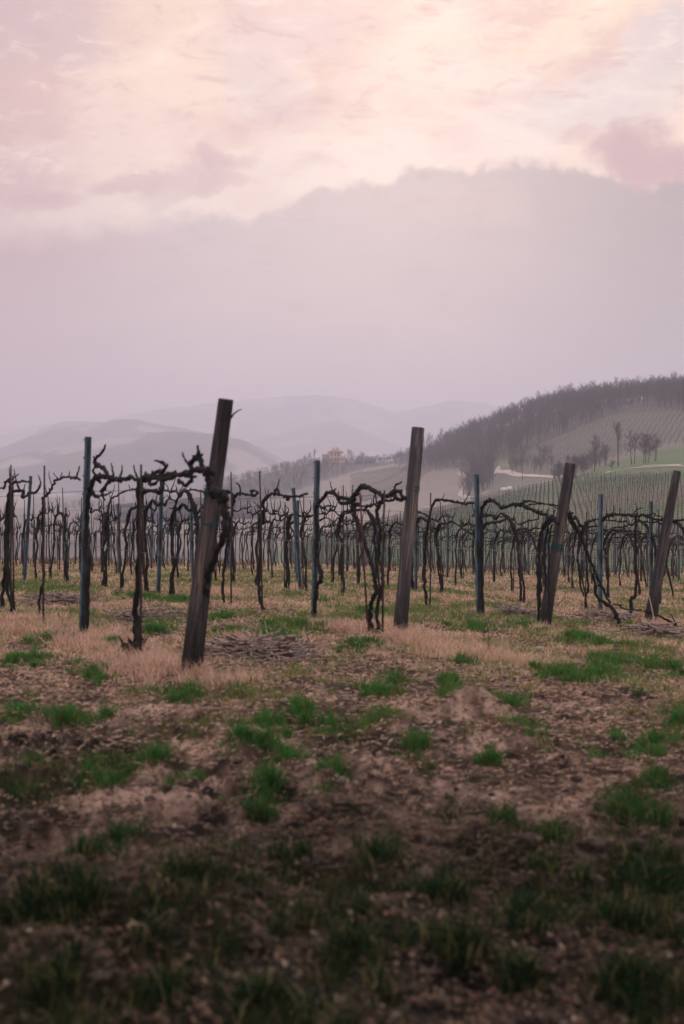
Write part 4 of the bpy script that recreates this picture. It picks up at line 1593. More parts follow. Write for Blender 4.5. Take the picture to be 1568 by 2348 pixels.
# ------------------------------------------------------------------ wooden end posts
def wood_post(base, top, r0, r1, label, seed, crack=None, ties=(), band=None, mat=None):
    """base/top: (px,py) working pixels with depth -> world"""
    A, Bt = np.array(base, float), np.array(top, float)
    L = np.linalg.norm(Bt - A)
    zax = (Bt - A) / L
    root = bpy.data.objects.new('wooden_post', None)
    COL.objects.link(root)
    root.location = A
    root.rotation_mode = 'QUATERNION'
    root.rotation_quaternion = Vector(zax).to_track_quat('Z', 'Y')
    tag(root, label, 'post', 'leaning wooden end posts')
    rg = np.random.default_rng(seed)
    n, m = 46, 40
    V = []
    a = np.arange(m) / m * 2 * math.pi
    w1, w2 = rg.uniform(0, 6), rg.uniform(0, 6)
    ir = rg.normal(0, 1, m)
    for i in range(n):
        t = i / (n - 1)
        z = -.25 + t * (L + .25)
        r = r0 + (r1 - r0) * t
        rr = r * (1 + .05 * np.cos(a * 2 + w1 + t) + .03 * np.cos(a * 3 + w2 + t * 3) + .009 * ir * (0.6 + .4 * math.sin(t * 9 + w1)) + .010 * rg.normal(0, 1, m))
        rr = rr * (1 + .22 * math.exp(-(t / .10) ** 2) * (1 + .35 * np.cos(a * 3 + w1)))
        rr = rr * (1 + .03 * math.sin(t * 7 + w2))
        if crack:
            for (ac, wd, dp, ta, tb_) in crack:
                if ta <= t <= tb_:
                    da = np.abs((a - ac - .15 * math.sin(t * 5) + math.pi) % (2 * math.pi) - math.pi)
                    rr = rr - r * dp * np.exp(-(da / wd) ** 2)
        bend = .012 * math.sin(t * 4 + w1)
        V.append(np.stack([np.cos(a) * rr + bend, np.sin(a) * rr, np.full(m, z)], -1))
    V = np.concatenate(V)
    Q = np.array([[i * m + j, i * m + (j + 1) % m, (i + 1) * m + (j + 1) % m, (i + 1) * m + j] for i in range(n - 1) for j in range(m)])
    b = Buf()
    b.add(V, Q)
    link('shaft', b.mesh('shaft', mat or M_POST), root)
    topv = V[-m:]
    b = Buf()
    c = topv.mean(0)
    rings = [topv, c + (topv - c) * .86 + np.array([0, 0, .006]), c + (topv - c) * .45 + np.array([0, 0, .004])]
    VV = np.concatenate(rings + [c[None] + np.array([0, 0, .003])])
    QQ = [[k * m + j, k * m + (j + 1) % m, (k + 1) * m + (j + 1) % m, (k + 1) * m + j] for k in range(2) for j in range(m)]
    TT = [[2 * m + j, 2 * m + (j + 1) % m, 3 * m] for j in range(m)]
    b.add(VV, QQ, TT)
    link('cut_top', b.mesh('cut_top', M_POST_TOP), root)
    for (tz, nloop) in ties:
        b = Buf()
        for k in range(nloop):
            aa = np.linspace(0, 2 * math.pi, 25)
            r = (r0 + (r1 - r0) * tz) * 1.08
            b.tube(np.stack([np.cos(aa) * r, np.sin(aa) * r, tz * L + k * .012 + .01 * np.sin(aa + k * 2)], -1), .005, 4, cap=False)
        link('twine_tie', b.mesh('twine_tie', M_TIE), root)
    if band:
        b = Buf()
        aa = np.linspace(0, 2 * math.pi, 25)
        r = (r0 + (r1 - r0) * band) * 1.07
        b.tube(np.stack([np.cos(aa) * r, np.sin(aa) * r, band * L + .03 * np.sin(aa + 1)], -1), .006, 5, cap=False)
        link('wire_loop', b.mesh('wire_loop', M_WIRE), root)
    return root


def pb(px, Y):
    x = (px - CX) / FP * Y
    return (x, Y, H1(x, Y))


def base_at(px, py, Y):
    return pb(px, Y)


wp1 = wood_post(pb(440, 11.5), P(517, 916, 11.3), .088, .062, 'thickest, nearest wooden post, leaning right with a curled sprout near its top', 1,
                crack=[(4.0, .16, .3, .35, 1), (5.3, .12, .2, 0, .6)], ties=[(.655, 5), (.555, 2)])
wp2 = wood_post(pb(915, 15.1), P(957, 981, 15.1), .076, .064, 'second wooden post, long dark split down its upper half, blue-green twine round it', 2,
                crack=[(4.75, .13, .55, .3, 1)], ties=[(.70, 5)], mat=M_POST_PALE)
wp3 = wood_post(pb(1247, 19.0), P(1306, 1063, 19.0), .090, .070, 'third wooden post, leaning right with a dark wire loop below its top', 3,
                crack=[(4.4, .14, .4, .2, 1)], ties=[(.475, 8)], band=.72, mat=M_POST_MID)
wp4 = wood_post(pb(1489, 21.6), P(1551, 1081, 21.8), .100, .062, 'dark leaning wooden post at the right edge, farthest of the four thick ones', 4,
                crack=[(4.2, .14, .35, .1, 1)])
# curled sprout near the top of the nearest post
b = Buf()
b.tube(smoothline([P(531, 958, 11.24), P(538, 948, 11.2), P(548, 941, 11.2), P(556, 938, 11.2)], 8), np.linspace(.009, .003, 8), 5)
me = b.mesh('sprout', M_BARK)
o = link('sprout', me, wp1)
bpy.context.view_layer.update()
o.matrix_parent_inverse = wp1.matrix_world.inverted()


# ------------------------------------------------------------------ traced vines of the front rows (photo pixels, laid in the row's own plane)
NRM = np.array([RD[1], -RD[0]])


def in_row(n, sx, sy, off=0.0):
    """source pixel -> point where its ray meets the vertical plane of row n"""
    u = (sx - 1080) / (FP * S)
    P0 = row_start(n) + NRM * off
    # ray: (u*Y, Y); plane: dot(p - P0, NRM) = 0
    Y = float(np.dot(P0, NRM) / (u * NRM[0] + NRM[1]))
    return np.array([u * Y, Y, EYE - (sy - 1617) / (FP * S) * Y])


def at_depth(sx, sy, Y):
    return np.array([(sx - 1080) / (FP * S) * Y, Y, EYE - (sy - 1617) / (FP * S) * Y])


def hero(label, parts, fix, seed, group='bare vines trained along the rows'):
    """parts: list of (name, [(sx,sy)...], r0, r1)"""
    rg = np.random.default_rng(seed)
    first = fix(*parts[0][1][0])
    base = np.array([first[0], first[1], H1(first[0], first[1])])
    root = bpy.data.objects.new('vine', None)
    COL.objects.link(root)
    root.location = base
    tag(root, label, 'vine', group)
    for pi, (nm, pl, r0, r1) in enumerate(parts):
        pts = [fix(*q) - base for q in pl]
        if nm == 'trunk':
            pts = [np.array([pts[0][0], pts[0][1], min(-.1, pts[0][2] - .1)])] + pts
        n = max(5, len(pts) * (5 if nm == 'trunk' else 6))
        L = smoothline(pts, n)
        jit = {'trunk': .006, 'cordon': .007, 'spur': .003}.get(nm, .004)
        L = L + rg.normal(0, jit, L.shape)
        R = np.linspace(r0, r1, n) * {'trunk': .74, 'cordon': .80}.get(nm, .95)
        ph = rg.uniform(0, 6)
        R = R * (1 + .16 * np.sin(np.arange(n) * 1.9 + ph) * rg.uniform(.3, 1, n)) * (1 + rg.uniform(-.14, .14, n))
        if nm == 'trunk':
            R[: max(2, n // 8)] *= 1.25
        b = Buf()
        b.tube(L, R, 9 if nm != 'spur' else 6, .12, rg)
        if nm == 'cordon':
            for _ in range(n // 3):     # old pruning knobs
                i = rg.integers(1, n - 1)
                d = rg.normal(0, 1, 3)
                d /= np.linalg.norm(d)
                b.tube([L[i], L[i] + d * R[i] * 1.3, L[i] + d * R[i] * 2.1], [R[i] * .8, R[i] * .7, R[i] * .35], 5, .1, rg)
        link(nm, b.mesh(nm, M_BARK), root)
    return root


r1_ = lambda sx, sy: in_row(0, sx, sy)
hero('gnarled vine hugging the nearest metal post, with a hooked shoot standing up', [
    ('trunk', [(276, 1990), (276, 1900), (280, 1798), (275, 1678), (278, 1607), (284, 1559), (296, 1519), (306, 1503)], .033, .034),
    ('cordon', [(300, 1512), (318, 1503), (345, 1506), (365, 1513), (400, 1513), (420, 1509), (434, 1521)], .030, .018),
    ('cordon', [(340, 1503), (330, 1482), (314, 1470), (301, 1460), (300, 1449)], .024, .018),
    ('spur', [(300, 1449), (314, 1438), (326, 1425), (335, 1405)], .016, .010),
    ('spur', [(304, 1500), (295, 1488), (303, 1473)], .013, .009),
    ('spur', [(361, 1508), (357, 1488), (354, 1463)], .013, .006),
    ('spur', [(378, 1508), (387, 1490), (387, 1468)], .010, .006),
    ('cordon', [(362, 1514), (340, 1529), (334, 1542), (325, 1548), (322, 1562)], .018, .013),
    ('spur', [(322, 1562), (337, 1562), (352, 1553)], .012, .007),
    ('spur', [(323, 1560), (328, 1572), (335, 1580)], .011, .006),
    ('spur', [(293, 1545), (302, 1562), (318, 1566), (340, 1560)], .012, .008),
    ('spur', [(290, 1560), (303, 1570), (313, 1572)], .011, .010),
], r1_, 21)
hero('thick dark vine between nearest metal post and thickest post, knotted arm reaching right', [
    ('trunk', [(446, 2052), (436, 2020), (430, 1956), (434, 1880), (440, 1760), (440, 1640), (440, 1560), (444, 1515)], .036, .040),
    ('trunk', [(425, 2050), (424, 1990), (428, 1930), (438, 1830)], .018, .016),
    ('cordon', [(444, 1518), (470, 1505), (520, 1512), (560, 1502), (600, 1492), (628, 1480), (650, 1492), (660, 1530)], .032, .018),
    ('cordon', [(480, 1508), (530, 1498), (565, 1496), (600, 1500), (615, 1478)], .020, .018),
    ('cordon', [(484, 1503), (495, 1490), (515, 1487), (524, 1476), (516, 1463), (503, 1456)], .017, .012),
    ('spur', [(503, 1456), (495, 1455), (489, 1455)], .009, .005),
    ('spur', [(523, 1472), (519, 1462), (514, 1459)], .008, .006),
    ('cordon', [(606, 1482), (604, 1462), (612, 1450), (626, 1440), (632, 1428)], .024, .013),
    ('cordon', [(626, 1440), (636, 1458), (637, 1478), (622, 1488), (606, 1478)], .022, .018),
    ('spur', [(632, 1432), (626, 1420), (625, 1407)], .012, .008),
    ('spur', [(598, 1468), (586, 1450), (577, 1428)], .010, .006),
    ('cordon', [(565, 1515), (588, 1532), (604, 1518), (612, 1500)], .020, .014),
    ('cordon', [(470, 1508), (478, 1530), (490, 1528), (500, 1512)], .018, .012),
    ('cordon', [(642, 1488), (656, 1484), (668, 1490)], .024, .020),
    ('spur', [(436, 1510), (428, 1490), (424, 1468)], .010, .006),
    ('spur', [(466, 1505), (460, 1488)], .010, .006),
    ('cordon', [(444, 1570), (460, 1552), (490, 1552), (505, 1552), (518, 1543)], .022, .014),
    ('spur', [(505, 1552), (516, 1540), (520, 1520)], .012, .007),
], r1_, 22)
hero('old vine bound against the thickest wooden post, bulging out to its right', [
    ('trunk', [(632, 2120), (640, 2000), (650, 1880), (664, 1800), (690, 1735), (708, 1690), (713, 1645), (704, 1590), (690, 1562), (672, 1546)], .030, .040),
    ('cordon', [(700, 1585), (712, 1572), (706, 1556), (684, 1552), (668, 1562)], .036, .026),
    ('cordon', [(672, 1548), (662, 1530), (660, 1508)], .024, .018),
    ('spur', [(676, 1498), (662, 1482), (655, 1484)], .016, .012),
], lambda sx, sy: in_row(0, sx, sy, .14 if sy > 1740 else .03), 23)
hero('vine at the left edge beside the crossing stake, arms both ways', [
    ('trunk', [(8, 1945), (12, 1840), (24, 1760), (26, 1700), (20, 1640), (28, 1570), (34, 1530)], .040, .026),
    ('cordon', [(34, 1532), (50, 1523), (75, 1520), (100, 1524)], .020, .012),
    ('cordon', [(34, 1530), (28, 1515), (18, 1525), (14, 1540), (-10, 1541)], .020, .014),
    ('spur', [(36, 1520), (50, 1505), (60, 1497)], .009, .005),
    ('spur', [(34, 1512), (45, 1498)], .008, .004),
], r1_, 24)
hero('slim vine with a raised arm, left of the nearest metal post', [
    ('trunk', [(126, 1945), (128, 1880), (139, 1820), (136, 1740), (134, 1660), (138, 1600), (138, 1570)], .020, .022),
    ('cordon', [(138, 1572), (150, 1562), (165, 1540), (178, 1518), (200, 1510), (220, 1508), (243, 1510), (254, 1516)], .017, .010),
    ('spur', [(243, 1508), (248, 1490), (254, 1472)], .010, .006),
    ('spur', [(218, 1506), (222, 1488)], .007, .004),
    ('spur', [(166, 1535), (158, 1510), (156, 1490)], .007, .004),
    ('spur', [(184, 1512), (174, 1500), (170, 1493)], .006, .004),
    ('spur', [(190, 1510), (198, 1492)], .006, .004),
    ('spur', [(150, 1560), (146, 1545), (142, 1530)], .008, .005),
], r1_, 25)

r2f = lambda sx, sy: in_row(1, sx, sy)
hero('arched double vine left of the second wooden post, curving high then down', [
    ('trunk', [(1168, 1965), (1169, 1911), (1184, 1867), (1180, 1816), (1161, 1749), (1139, 1686), (1119, 1626), (1113, 1580), (1127, 1550)], .034, .036),
    ('trunk', [(1192, 1905), (1206, 1856), (1206, 1804), (1194, 1749), (1200, 1678), (1190, 1626), (1202, 1583), (1210, 1567)], .026, .026),
    ('cordon', [(1127, 1550), (1140, 1538), (1157, 1537), (1182, 1551), (1210, 1566), (1234, 1561), (1254, 1552), (1277, 1573)], .032, .024),
    ('cordon', [(1190, 1600), (1212, 1583), (1240, 1580), (1250, 1560)], .020, .015),
    ('cordon', [(1119, 1590), (1150, 1598), (1180, 1596), (1195, 1585)], .018, .012),
    ('spur', [(1246, 1556), (1247, 1532), (1258, 1528), (1267, 1520)], .014, .008),
    ('spur', [(1258, 1552), (1270, 1548)], .012, .008),
    ('cordon', [(1250, 1572), (1262, 1578), (1277, 1574)], .022, .020),
    ('spur', [(1188, 1585), (1184, 1565), (1180, 1558)], .010, .006),
], r2f, 26)
hero('vine twisting round the metal post left of the second wooden post', [
    ('trunk', [(984, 1975), (991, 1930), (999, 1880), (1002, 1850), (1016, 1828), (1012, 1796), (1002, 1757), (1003, 1678), (1000, 1612), (1015, 1580)], .034, .034),
    ('cordon', [(1015, 1580), (1036, 1557), (1056, 1559), (1072, 1572), (1090, 1574), (1112, 1583)], .028, .022),
    ('cordon', [(1068, 1572), (1078, 1590), (1095, 1586), (1112, 1590)], .020, .018),
    ('spur', [(1056, 1555), (1048, 1540), (1044, 1518)], .010, .005),
    ('spur', [(1055, 1553), (1062, 1543)], .012, .008),
    ('spur', [(1108, 1572), (1112, 1550), (1112, 1532)], .009, .005),
    ('spur', [(1070, 1570), (1070, 1550)], .009, .006),
    ('cordon', [(1010, 1595), (1022, 1606), (1035, 1600), (1060, 1600)], .014, .010),
], r2f, 27)
hero('upright vine with a tall stake and level arm, midway between first and second wooden posts', [
    ('trunk', [(834, 1927), (823, 1895), (820, 1836), (824, 1757), (824, 1678), (834, 1630), (833, 1578)], .030, .030),
    ('cordon', [(834, 1580), (846, 1568), (862, 1560), (880, 1562), (906, 1566), (945, 1566), (972, 1558)], .025, .014),
    ('cordon', [(905, 1566), (912, 1578), (918, 1570)], .018, .012),
    ('cordon', [(866, 1562), (874, 1545), (884, 1560)], .018, .014),
    ('spur', [(875, 1550), (878, 1535), (884, 1515)], .011, .006),
    ('spur', [(848, 1566), (849, 1545)], .009, .005),
    ('spur', [(832, 1615), (816, 1600), (802, 1585)], .010, .006),
], r2f, 28)
hero('vine just right of the thickest wooden post, curled shoot on its arm', [
    ('trunk', [(708, 1907), (705, 1856), (714, 1757), (728, 1658), (736, 1599), (741, 1570)], .028, .028),
    ('cordon', [(740, 1572), (752, 1558), (779, 1561), (803, 1566), (817, 1556)], .024, .016),
    ('spur', [(761, 1558), (760, 1542), (755, 1530), (748, 1526)], .013, .010),
    ('cordon', [(800, 1562), (795, 1550), (806, 1550), (816, 1556)], .018, .014),
    ('spur', [(741, 1575), (735, 1560), (720, 1556)], .016, .010),
], r2f, 29)
hero('vine seen between nearest metal post and thick post, low horizontal arm', [
    ('trunk', [(540, 1880), (544, 1830), (560, 1760), (564, 1690), (552, 1620), (560, 1580), (572, 1560)], .026, .026),
    ('cordon', [(572, 1560), (590, 1550), (615, 1546), (640, 1552), (655, 1556)], .020, .014),
    ('spur', [(600, 1549), (604, 1540)], .009, .006),
    ('spur', [(556, 1600), (545, 1606), (536, 1604)], .012, .008),
], r2f, 30)
hero('forked vine behind the nearest metal post, arm curling toward the right', [
    ('trunk', [(338, 1830), (337, 1760), (345, 1690), (342, 1620), (350, 1580)], .028, .026),
    ('cordon', [(350, 1580), (375, 1562), (410, 1548), (435, 1545), (460, 1548)], .020, .014),
    ('spur', [(412, 1548), (408, 1530)], .010, .006),
    ('spur', [(352, 1572), (360, 1550), (364, 1530)], .010, .005),
], r2f, 31)

r3f = lambda sx, sy: in_row(2, sx, sy)
hero('tall plain vine right of the second wooden post, arm bending to the right', [
    ('trunk', [(1346, 1914), (1340, 1861), (1341, 1778), (1345, 1696), (1355, 1629), (1370, 1585), (1383, 1578)], .034, .026),
    ('cordon', [(1383, 1578), (1416, 1581), (1443, 1585), (1466, 1590), (1499, 1587)], .024, .018),
    ('spur', [(1464, 1586), (1474, 1570), (1484, 1550)], .010, .005),
    ('spur', [(1395, 1578), (1402, 1558)], .007, .004),
    ('cordon', [(1355, 1632), (1335, 1622), (1320, 1618), (1312, 1612)], .018, .012),
], r3f, 32)
hero('vine pressed to the third row metal post, long arm running to the third wooden post', [
    ('trunk', [(1523, 1924), (1519, 1845), (1521, 1712), (1517, 1640), (1522, 1600)], .034, .036),
    ('cordon', [(1520, 1605), (1539, 1584), (1560, 1583), (1582, 1603), (1608, 1596), (1632, 1594), (1665, 1603), (1698, 1619), (1725, 1628), (1744, 1645)], .030, .026),
    ('cordon', [(1608, 1596), (1640, 1590), (1665, 1582), (1700, 1587), (1762, 1598)], .024, .010),
    ('cordon', [(1660, 1600), (1690, 1592), (1730, 1594), (1765, 1606)], .012, .008),
    ('spur', [(1728, 1628), (1726, 1615), (1731, 1606)], .010, .006),
    ('cordon', [(1522, 1625), (1545, 1625), (1570, 1632), (1600, 1632)], .016, .010),
], r3f, 33)
hero('bundle of dark stems close left of the third wooden post', [
    ('trunk', [(1701, 1911), (1703, 1812), (1701, 1712), (1708, 1679), (1731, 1648), (1745, 1640)], .026, .030),
    ('trunk', [(1697, 1880), (1697, 1800), (1705, 1720), (1712, 1680)], .018, .018),
    ('trunk', [(1722, 1870), (1718, 1778), (1722, 1700), (1735, 1652)], .022, .022),
    ('trunk', [(1733, 1800), (1733, 1720), (1740, 1655)], .018, .018),
    ('cordon', [(1712, 1668), (1735, 1640), (1750, 1640), (1760, 1655)], .040, .030),
    ('spur', [(1745, 1635), (1748, 1618), (1752, 1610)], .012, .008),
], r3f, 34)
fz = lambda sx, sy: at_depth(sx, sy, 19.4)
hero('fallen vine right of third wooden post, trunk bent low across the grass', [
    ('trunk', [(1968, 1990), (1949, 1957), (1931, 1917), (1894, 1896), (1879, 1869), (1871, 1810)], .045, .026),
    ('cordon', [(1925, 1905), (1900, 1856), (1876, 1801), (1851, 1740), (1827, 1685), (1808, 1650), (1793, 1615)], .022, .034),
    ('cordon', [(1822, 1680), (1800, 1650), (1790, 1625)], .022, .016),
    ('cordon', [(1838, 1668), (1860, 1648), (1880, 1640)], .026, .018),
    ('cordon', [(1831, 1690), (1838, 1670), (1820, 1640), (1815, 1630)], .026, .018),
], fz, 35)
hero('dark creeping stem lying in the grass at the right edge', [
    ('trunk', [(2158, 2040), (2155, 2005), (2139, 1979), (2109, 1960), (2072, 1943)], .030, .020),
    ('cordon', [(2072, 1943), (2047, 1933), (2017, 1927), (1970, 1923), (1955, 1910), (1931, 1908)], .016, .010),
    ('spur', [(2139, 1979), (2125, 1955), (2118, 1940)], .012, .006),
], lambda sx, sy: at_depth(sx, sy, 18.8), 36)
r4f = lambda sx, sy: in_row(3, sx, sy)
hero('straight dark vine with arms both ways, left of the outermost wooden post', [
    ('trunk', [(1991, 1893), (2004, 1884), (2007, 1807), (2006, 1715), (2007, 1654), (2007, 1632)], .036, .032),
    ('cordon', [(2007, 1632), (1986, 1627), (1940, 1625), (1915, 1630), (1900, 1645)], .030, .030),
    ('cordon', [(2007, 1630), (2032, 1627), (2063, 1639), (2090, 1640)], .028, .020),
    ('cordon', [(2035, 1630), (2060, 1622), (2085, 1632)], .018, .012),
    ('spur', [(1930, 1625), (1938, 1608), (1935, 1595)], .012, .007),
    ('spur', [(1996, 1627), (2010, 1610), (2028, 1603)], .014, .008),
    ('spur', [(1955, 1622), (1957, 1604)], .012, .008),
], r4f, 37)
hero('old trunk tied along the outermost wooden post at right', [
    ('trunk', [(2072, 1925), (2083, 1853), (2096, 1801), (2110, 1725), (2106, 1685), (2098, 1660)], .030, .034),
    ('cordon', [(2100, 1665), (2120, 1650), (2150, 1642), (2175, 1645)], .026, .016),
    ('spur', [(2092, 1648), (2088, 1630)], .014, .010),
], lambda sx, sy: in_row(3, sx, sy, -.05), 38)
hero('short vine between the third row metal post and the fallen vine', [
    ('trunk', [(1849, 1882), (1856, 1862), (1852, 1800), (1850, 1740), (1852, 1700), (1846, 1650)], .026, .024),
    ('cordon', [(1846, 1655), (1865, 1644), (1890, 1640)], .020, .012),
], r4f, 39)

# hero stakes
def hstake(n, sx_top, sy_top, label, off=.06, lean=0.0):
    q = in_row(n, sx_top, sy_top, -off)
    z = H1(q[0], q[1])
    stake(q[0], q[1], q[2] - z, label, lean)


hstake(0, 443, 1466, 'stout stake rising through the knotted vine by the thickest post')
hstake(0, 38, 1468, 'thin stake at the left edge crossing the two-armed vine')
hstake(0, 139, 1470, 'thin straight stake on the slim vine left of the nearest metal post')
hstake(1, 732, 1490, 'thin stake close right of the thickest wooden post')
hstake(1, 830, 1488, 'tall thin stake on the upright vine midway between two wooden posts')
hstake(1, 1207, 1548, 'thin stake standing through the arched double vine')
hstake(2, 1356, 1556, 'thin stake at the tall plain vine right of second wooden post')
b = Buf()
A_, B_ = in_row(1, 1135, 1556, -.1), in_row(1, 1160, 1965, -.1)
b.tube([B_ - np.array([0, 0, .1]), A_], [.011, .010], 6)
o = link('cane', b.mesh('cane', m_two('reddish_cane', (.085, .022, .028), (.13, .04, .045), (8, 8, 8))))
tag(o, 'thin dark red cane leaning beside the arched double vine', 'cane')


# ------------------------------------------------------------------ grass, straw, litter
def blades(name, x, y, h, w, lean, col, label, segs=2, zoff=-.01, mat=None, kind='stuff', flat=None):
    n = len(x)
    z = H(x, y) + zoff
    a = RNG.uniform(0, 2 * math.pi, n)
    ld = RNG.uniform(0, 2 * math.pi, n)
    wx, wy = np.cos(a) * w / 2, np.sin(a) * w / 2
    lx, ly = np.cos(ld) * lean * h, np.sin(ld) * lean * h
    if segs == 1:
        V = np.stack([np.stack([x - wx, y - wy, z], -1), np.stack([x + wx, y + wy, z], -1), np.stack([x + lx, y + ly, z + h], -1)], 1)
        F = np.arange(n * 3).reshape(-1, 3)
        k = 3
    else:
        m = .55
        V = np.stack([np.stack([x - wx, y - wy, z], -1), np.stack([x + wx, y + wy, z], -1),
                      np.stack([x - wx * .8 + lx * .32, y - wy * .8 + ly * .32, z + h * m], -1), np.stack([x + wx * .8 + lx * .32, y + wy * .8 + ly * .32, z + h * m], -1),
                      np.stack([x + lx, y + ly, z + h * np.maximum(1 - lean * .25, .35)], -1)], 1)
        o5 = np.arange(n)[:, None] * 5
        F = (o5[:, :, None] + np.array([[0, 1, 3], [0, 3, 2], [2, 3, 4]])[None]).reshape(-1, 3)
        k = 5
    V = V.reshape(-1, 3)
    C = np.repeat(col, k, 0)
    o = link(name, mesh_np(name, V, F, M_BLADE, C, smooth=False))
    tag(o, label, None, None, kind)
    return o


def wedge(n, y0, y1, p=1.0, extra=.03):
    """random ground points over the stretch of field in view, density falling with distance^p"""
    u = RNG.uniform(0, 1, n)
    if p == 2:
        y = np.exp(np.log(y0) + (np.log(y1) - np.log(y0)) * u)
    else:
        e = 2 - p
        y = (y0 ** e + (y1 ** e - y0 ** e) * u) ** (1 / e)
    x = RNG.uniform(-1, 1, n) * (784 / FP + extra) * y
    return x, y


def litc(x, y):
    t = sstep(4.8, 9, np.hypot(x, y))[:, None]  # near litter painted darker to imitate a dim foreground
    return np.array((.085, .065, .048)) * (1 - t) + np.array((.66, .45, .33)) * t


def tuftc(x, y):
    t = sstep(5, 9, np.hypot(x, y))[:, None]  # foreground shade painted into the green of the closest tufts
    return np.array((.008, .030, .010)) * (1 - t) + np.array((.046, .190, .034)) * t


def strawc(x, y):
    t = sstep(.45, .60, fbm(x * .8 + 5, y * .5, 4, 191))[:, None]
    c = np.array((.78, .54, .39)) * (1 - t) + np.array((.52, .47, .24)) * t
    return colvar(len(x), c, .34, (.34, .23, .17), .28)


def np_green(x, y):
    return _npg(x, y, green_mask(x, y))


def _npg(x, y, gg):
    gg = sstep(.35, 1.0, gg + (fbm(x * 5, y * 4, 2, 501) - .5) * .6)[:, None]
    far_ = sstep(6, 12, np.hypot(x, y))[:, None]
    ol = np.array((.045, .045, .016)) * (1 - far_) + np.array((.30, .28, .10)) * far_  # olive blades darkened close to the viewer, as painted shade
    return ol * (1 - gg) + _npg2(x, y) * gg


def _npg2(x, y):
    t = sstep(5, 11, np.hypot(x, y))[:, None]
    return np.array((.009, .032, .010)) * (1 - t) + np.array((.080, .195, .042)) * t  # deep green dimmed up close, foreground shade put into the colour


def colvar(n, base, var, alt=None, pa=.0):
    c = (np.tile(np.array(base), (n, 1)) if np.ndim(base) == 1 else np.array(base)) * RNG.uniform(1 - var, 1 + var, (n, 1)) * RNG.uniform(.92, 1.08, (n, 3))
    if alt is not None:
        m = RNG.random(n) < pa
        c[m] = np.array(alt) * RNG.uniform(1 - var, 1 + var, (m.sum(), 1))
    return c


# green grass: dense tufts where the mask says so
x, y = wedge(1000000, 3.6, 85, 1.5)
g = green_mask(x, y)
patchy = sstep(.42, .58, fbm(x * 8, y * 7, 3, 99))
keep = RNG.random(len(x)) < (g ** 1.15 * (.10 + .90 * patchy) * (.25 + .75 * sstep(.40, .60, fbm(x * 16, y * 9, 2, 401))) * 1.5 + .04)
x, y = x[keep], y[keep]
g = g[keep]
r = np.hypot(x, y)
h = (.025 + .095 * RNG.random(len(x)) ** 1.6) * (.5 + .8 * g) * (1 + .15 * sstep(12, 30, r))
w = .0035 + .00085 * r * .55
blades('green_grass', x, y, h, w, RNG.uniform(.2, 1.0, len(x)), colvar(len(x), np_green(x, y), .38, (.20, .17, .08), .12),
       'fresh green grass growing in tufts and patches over the brown field')
# individual tufts: thicker rosettes at the traced clumps (foreground)
tx, ty, th, tw = [], [], [], []
for (cx_, cy_, rx, ry) in CLW:
    if cy_ > 22:
        continue
    nt_ = int(8 + rx * ry * 230)
    for _ in range(min(nt_, 62)):
        a, rr = random.uniform(0, 6.28), abs(random.gauss(0, .62))
        ax, ay = cx_ + math.cos(a) * rx * rr, cy_ + math.sin(a) * ry * rr
        if fbm(np.array([ax * 8]), np.array([ay * 7]), 3, 99)[0] < random.uniform(.40, .54):
            continue
        m = random.randint(30, 80)
        sp = random.uniform(.012, .05)
        hh_ = random.uniform(.045, .14)
        tx.append(ax + RNG.normal(0, sp, m))
        ty.append(ay + RNG.normal(0, sp, m))
        th.append(hh_ * RNG.uniform(.5, 1.25, m))
tx, ty, th = np.concatenate(tx), np.concatenate(ty), np.concatenate(th)
rr = np.hypot(tx, ty)
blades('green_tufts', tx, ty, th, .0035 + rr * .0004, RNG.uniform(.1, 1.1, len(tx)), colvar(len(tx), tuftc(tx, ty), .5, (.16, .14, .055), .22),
       'thicker tufts of bright green grass standing out of the bare soil')
# straw: dry grass between and under the rows
x, y = wedge(900000, 9.0, 88, 1.25)
s_ = straw_mask(x, y)
cl_ = sstep(.40, .62, fbm(x * 3.5, y * 3.5, 3, 71))
big_ = sstep(.36, .58, fbm(x * .9, y * .7, 4, 171))
keep = RNG.random(len(x)) < s_ * (.12 + .88 * cl_) * (.2 + .8 * big_) * (1 - .45 * green_mask(x, y)) * .85
x, y, cl_ = x[keep], y[keep], cl_[keep]
r = np.hypot(x, y)
h = RNG.uniform(.02, .10, len(x)) * (.5 + .8 * cl_) * (1 + .9 * sstep(40, 75, r))
blades('dry_grass', x, y, h, .0028 + .00045 * r, RNG.uniform(.3, 2.4, len(x)), strawc(x, y),
       'dry straw-coloured grass filling the ground under and between the vine rows')
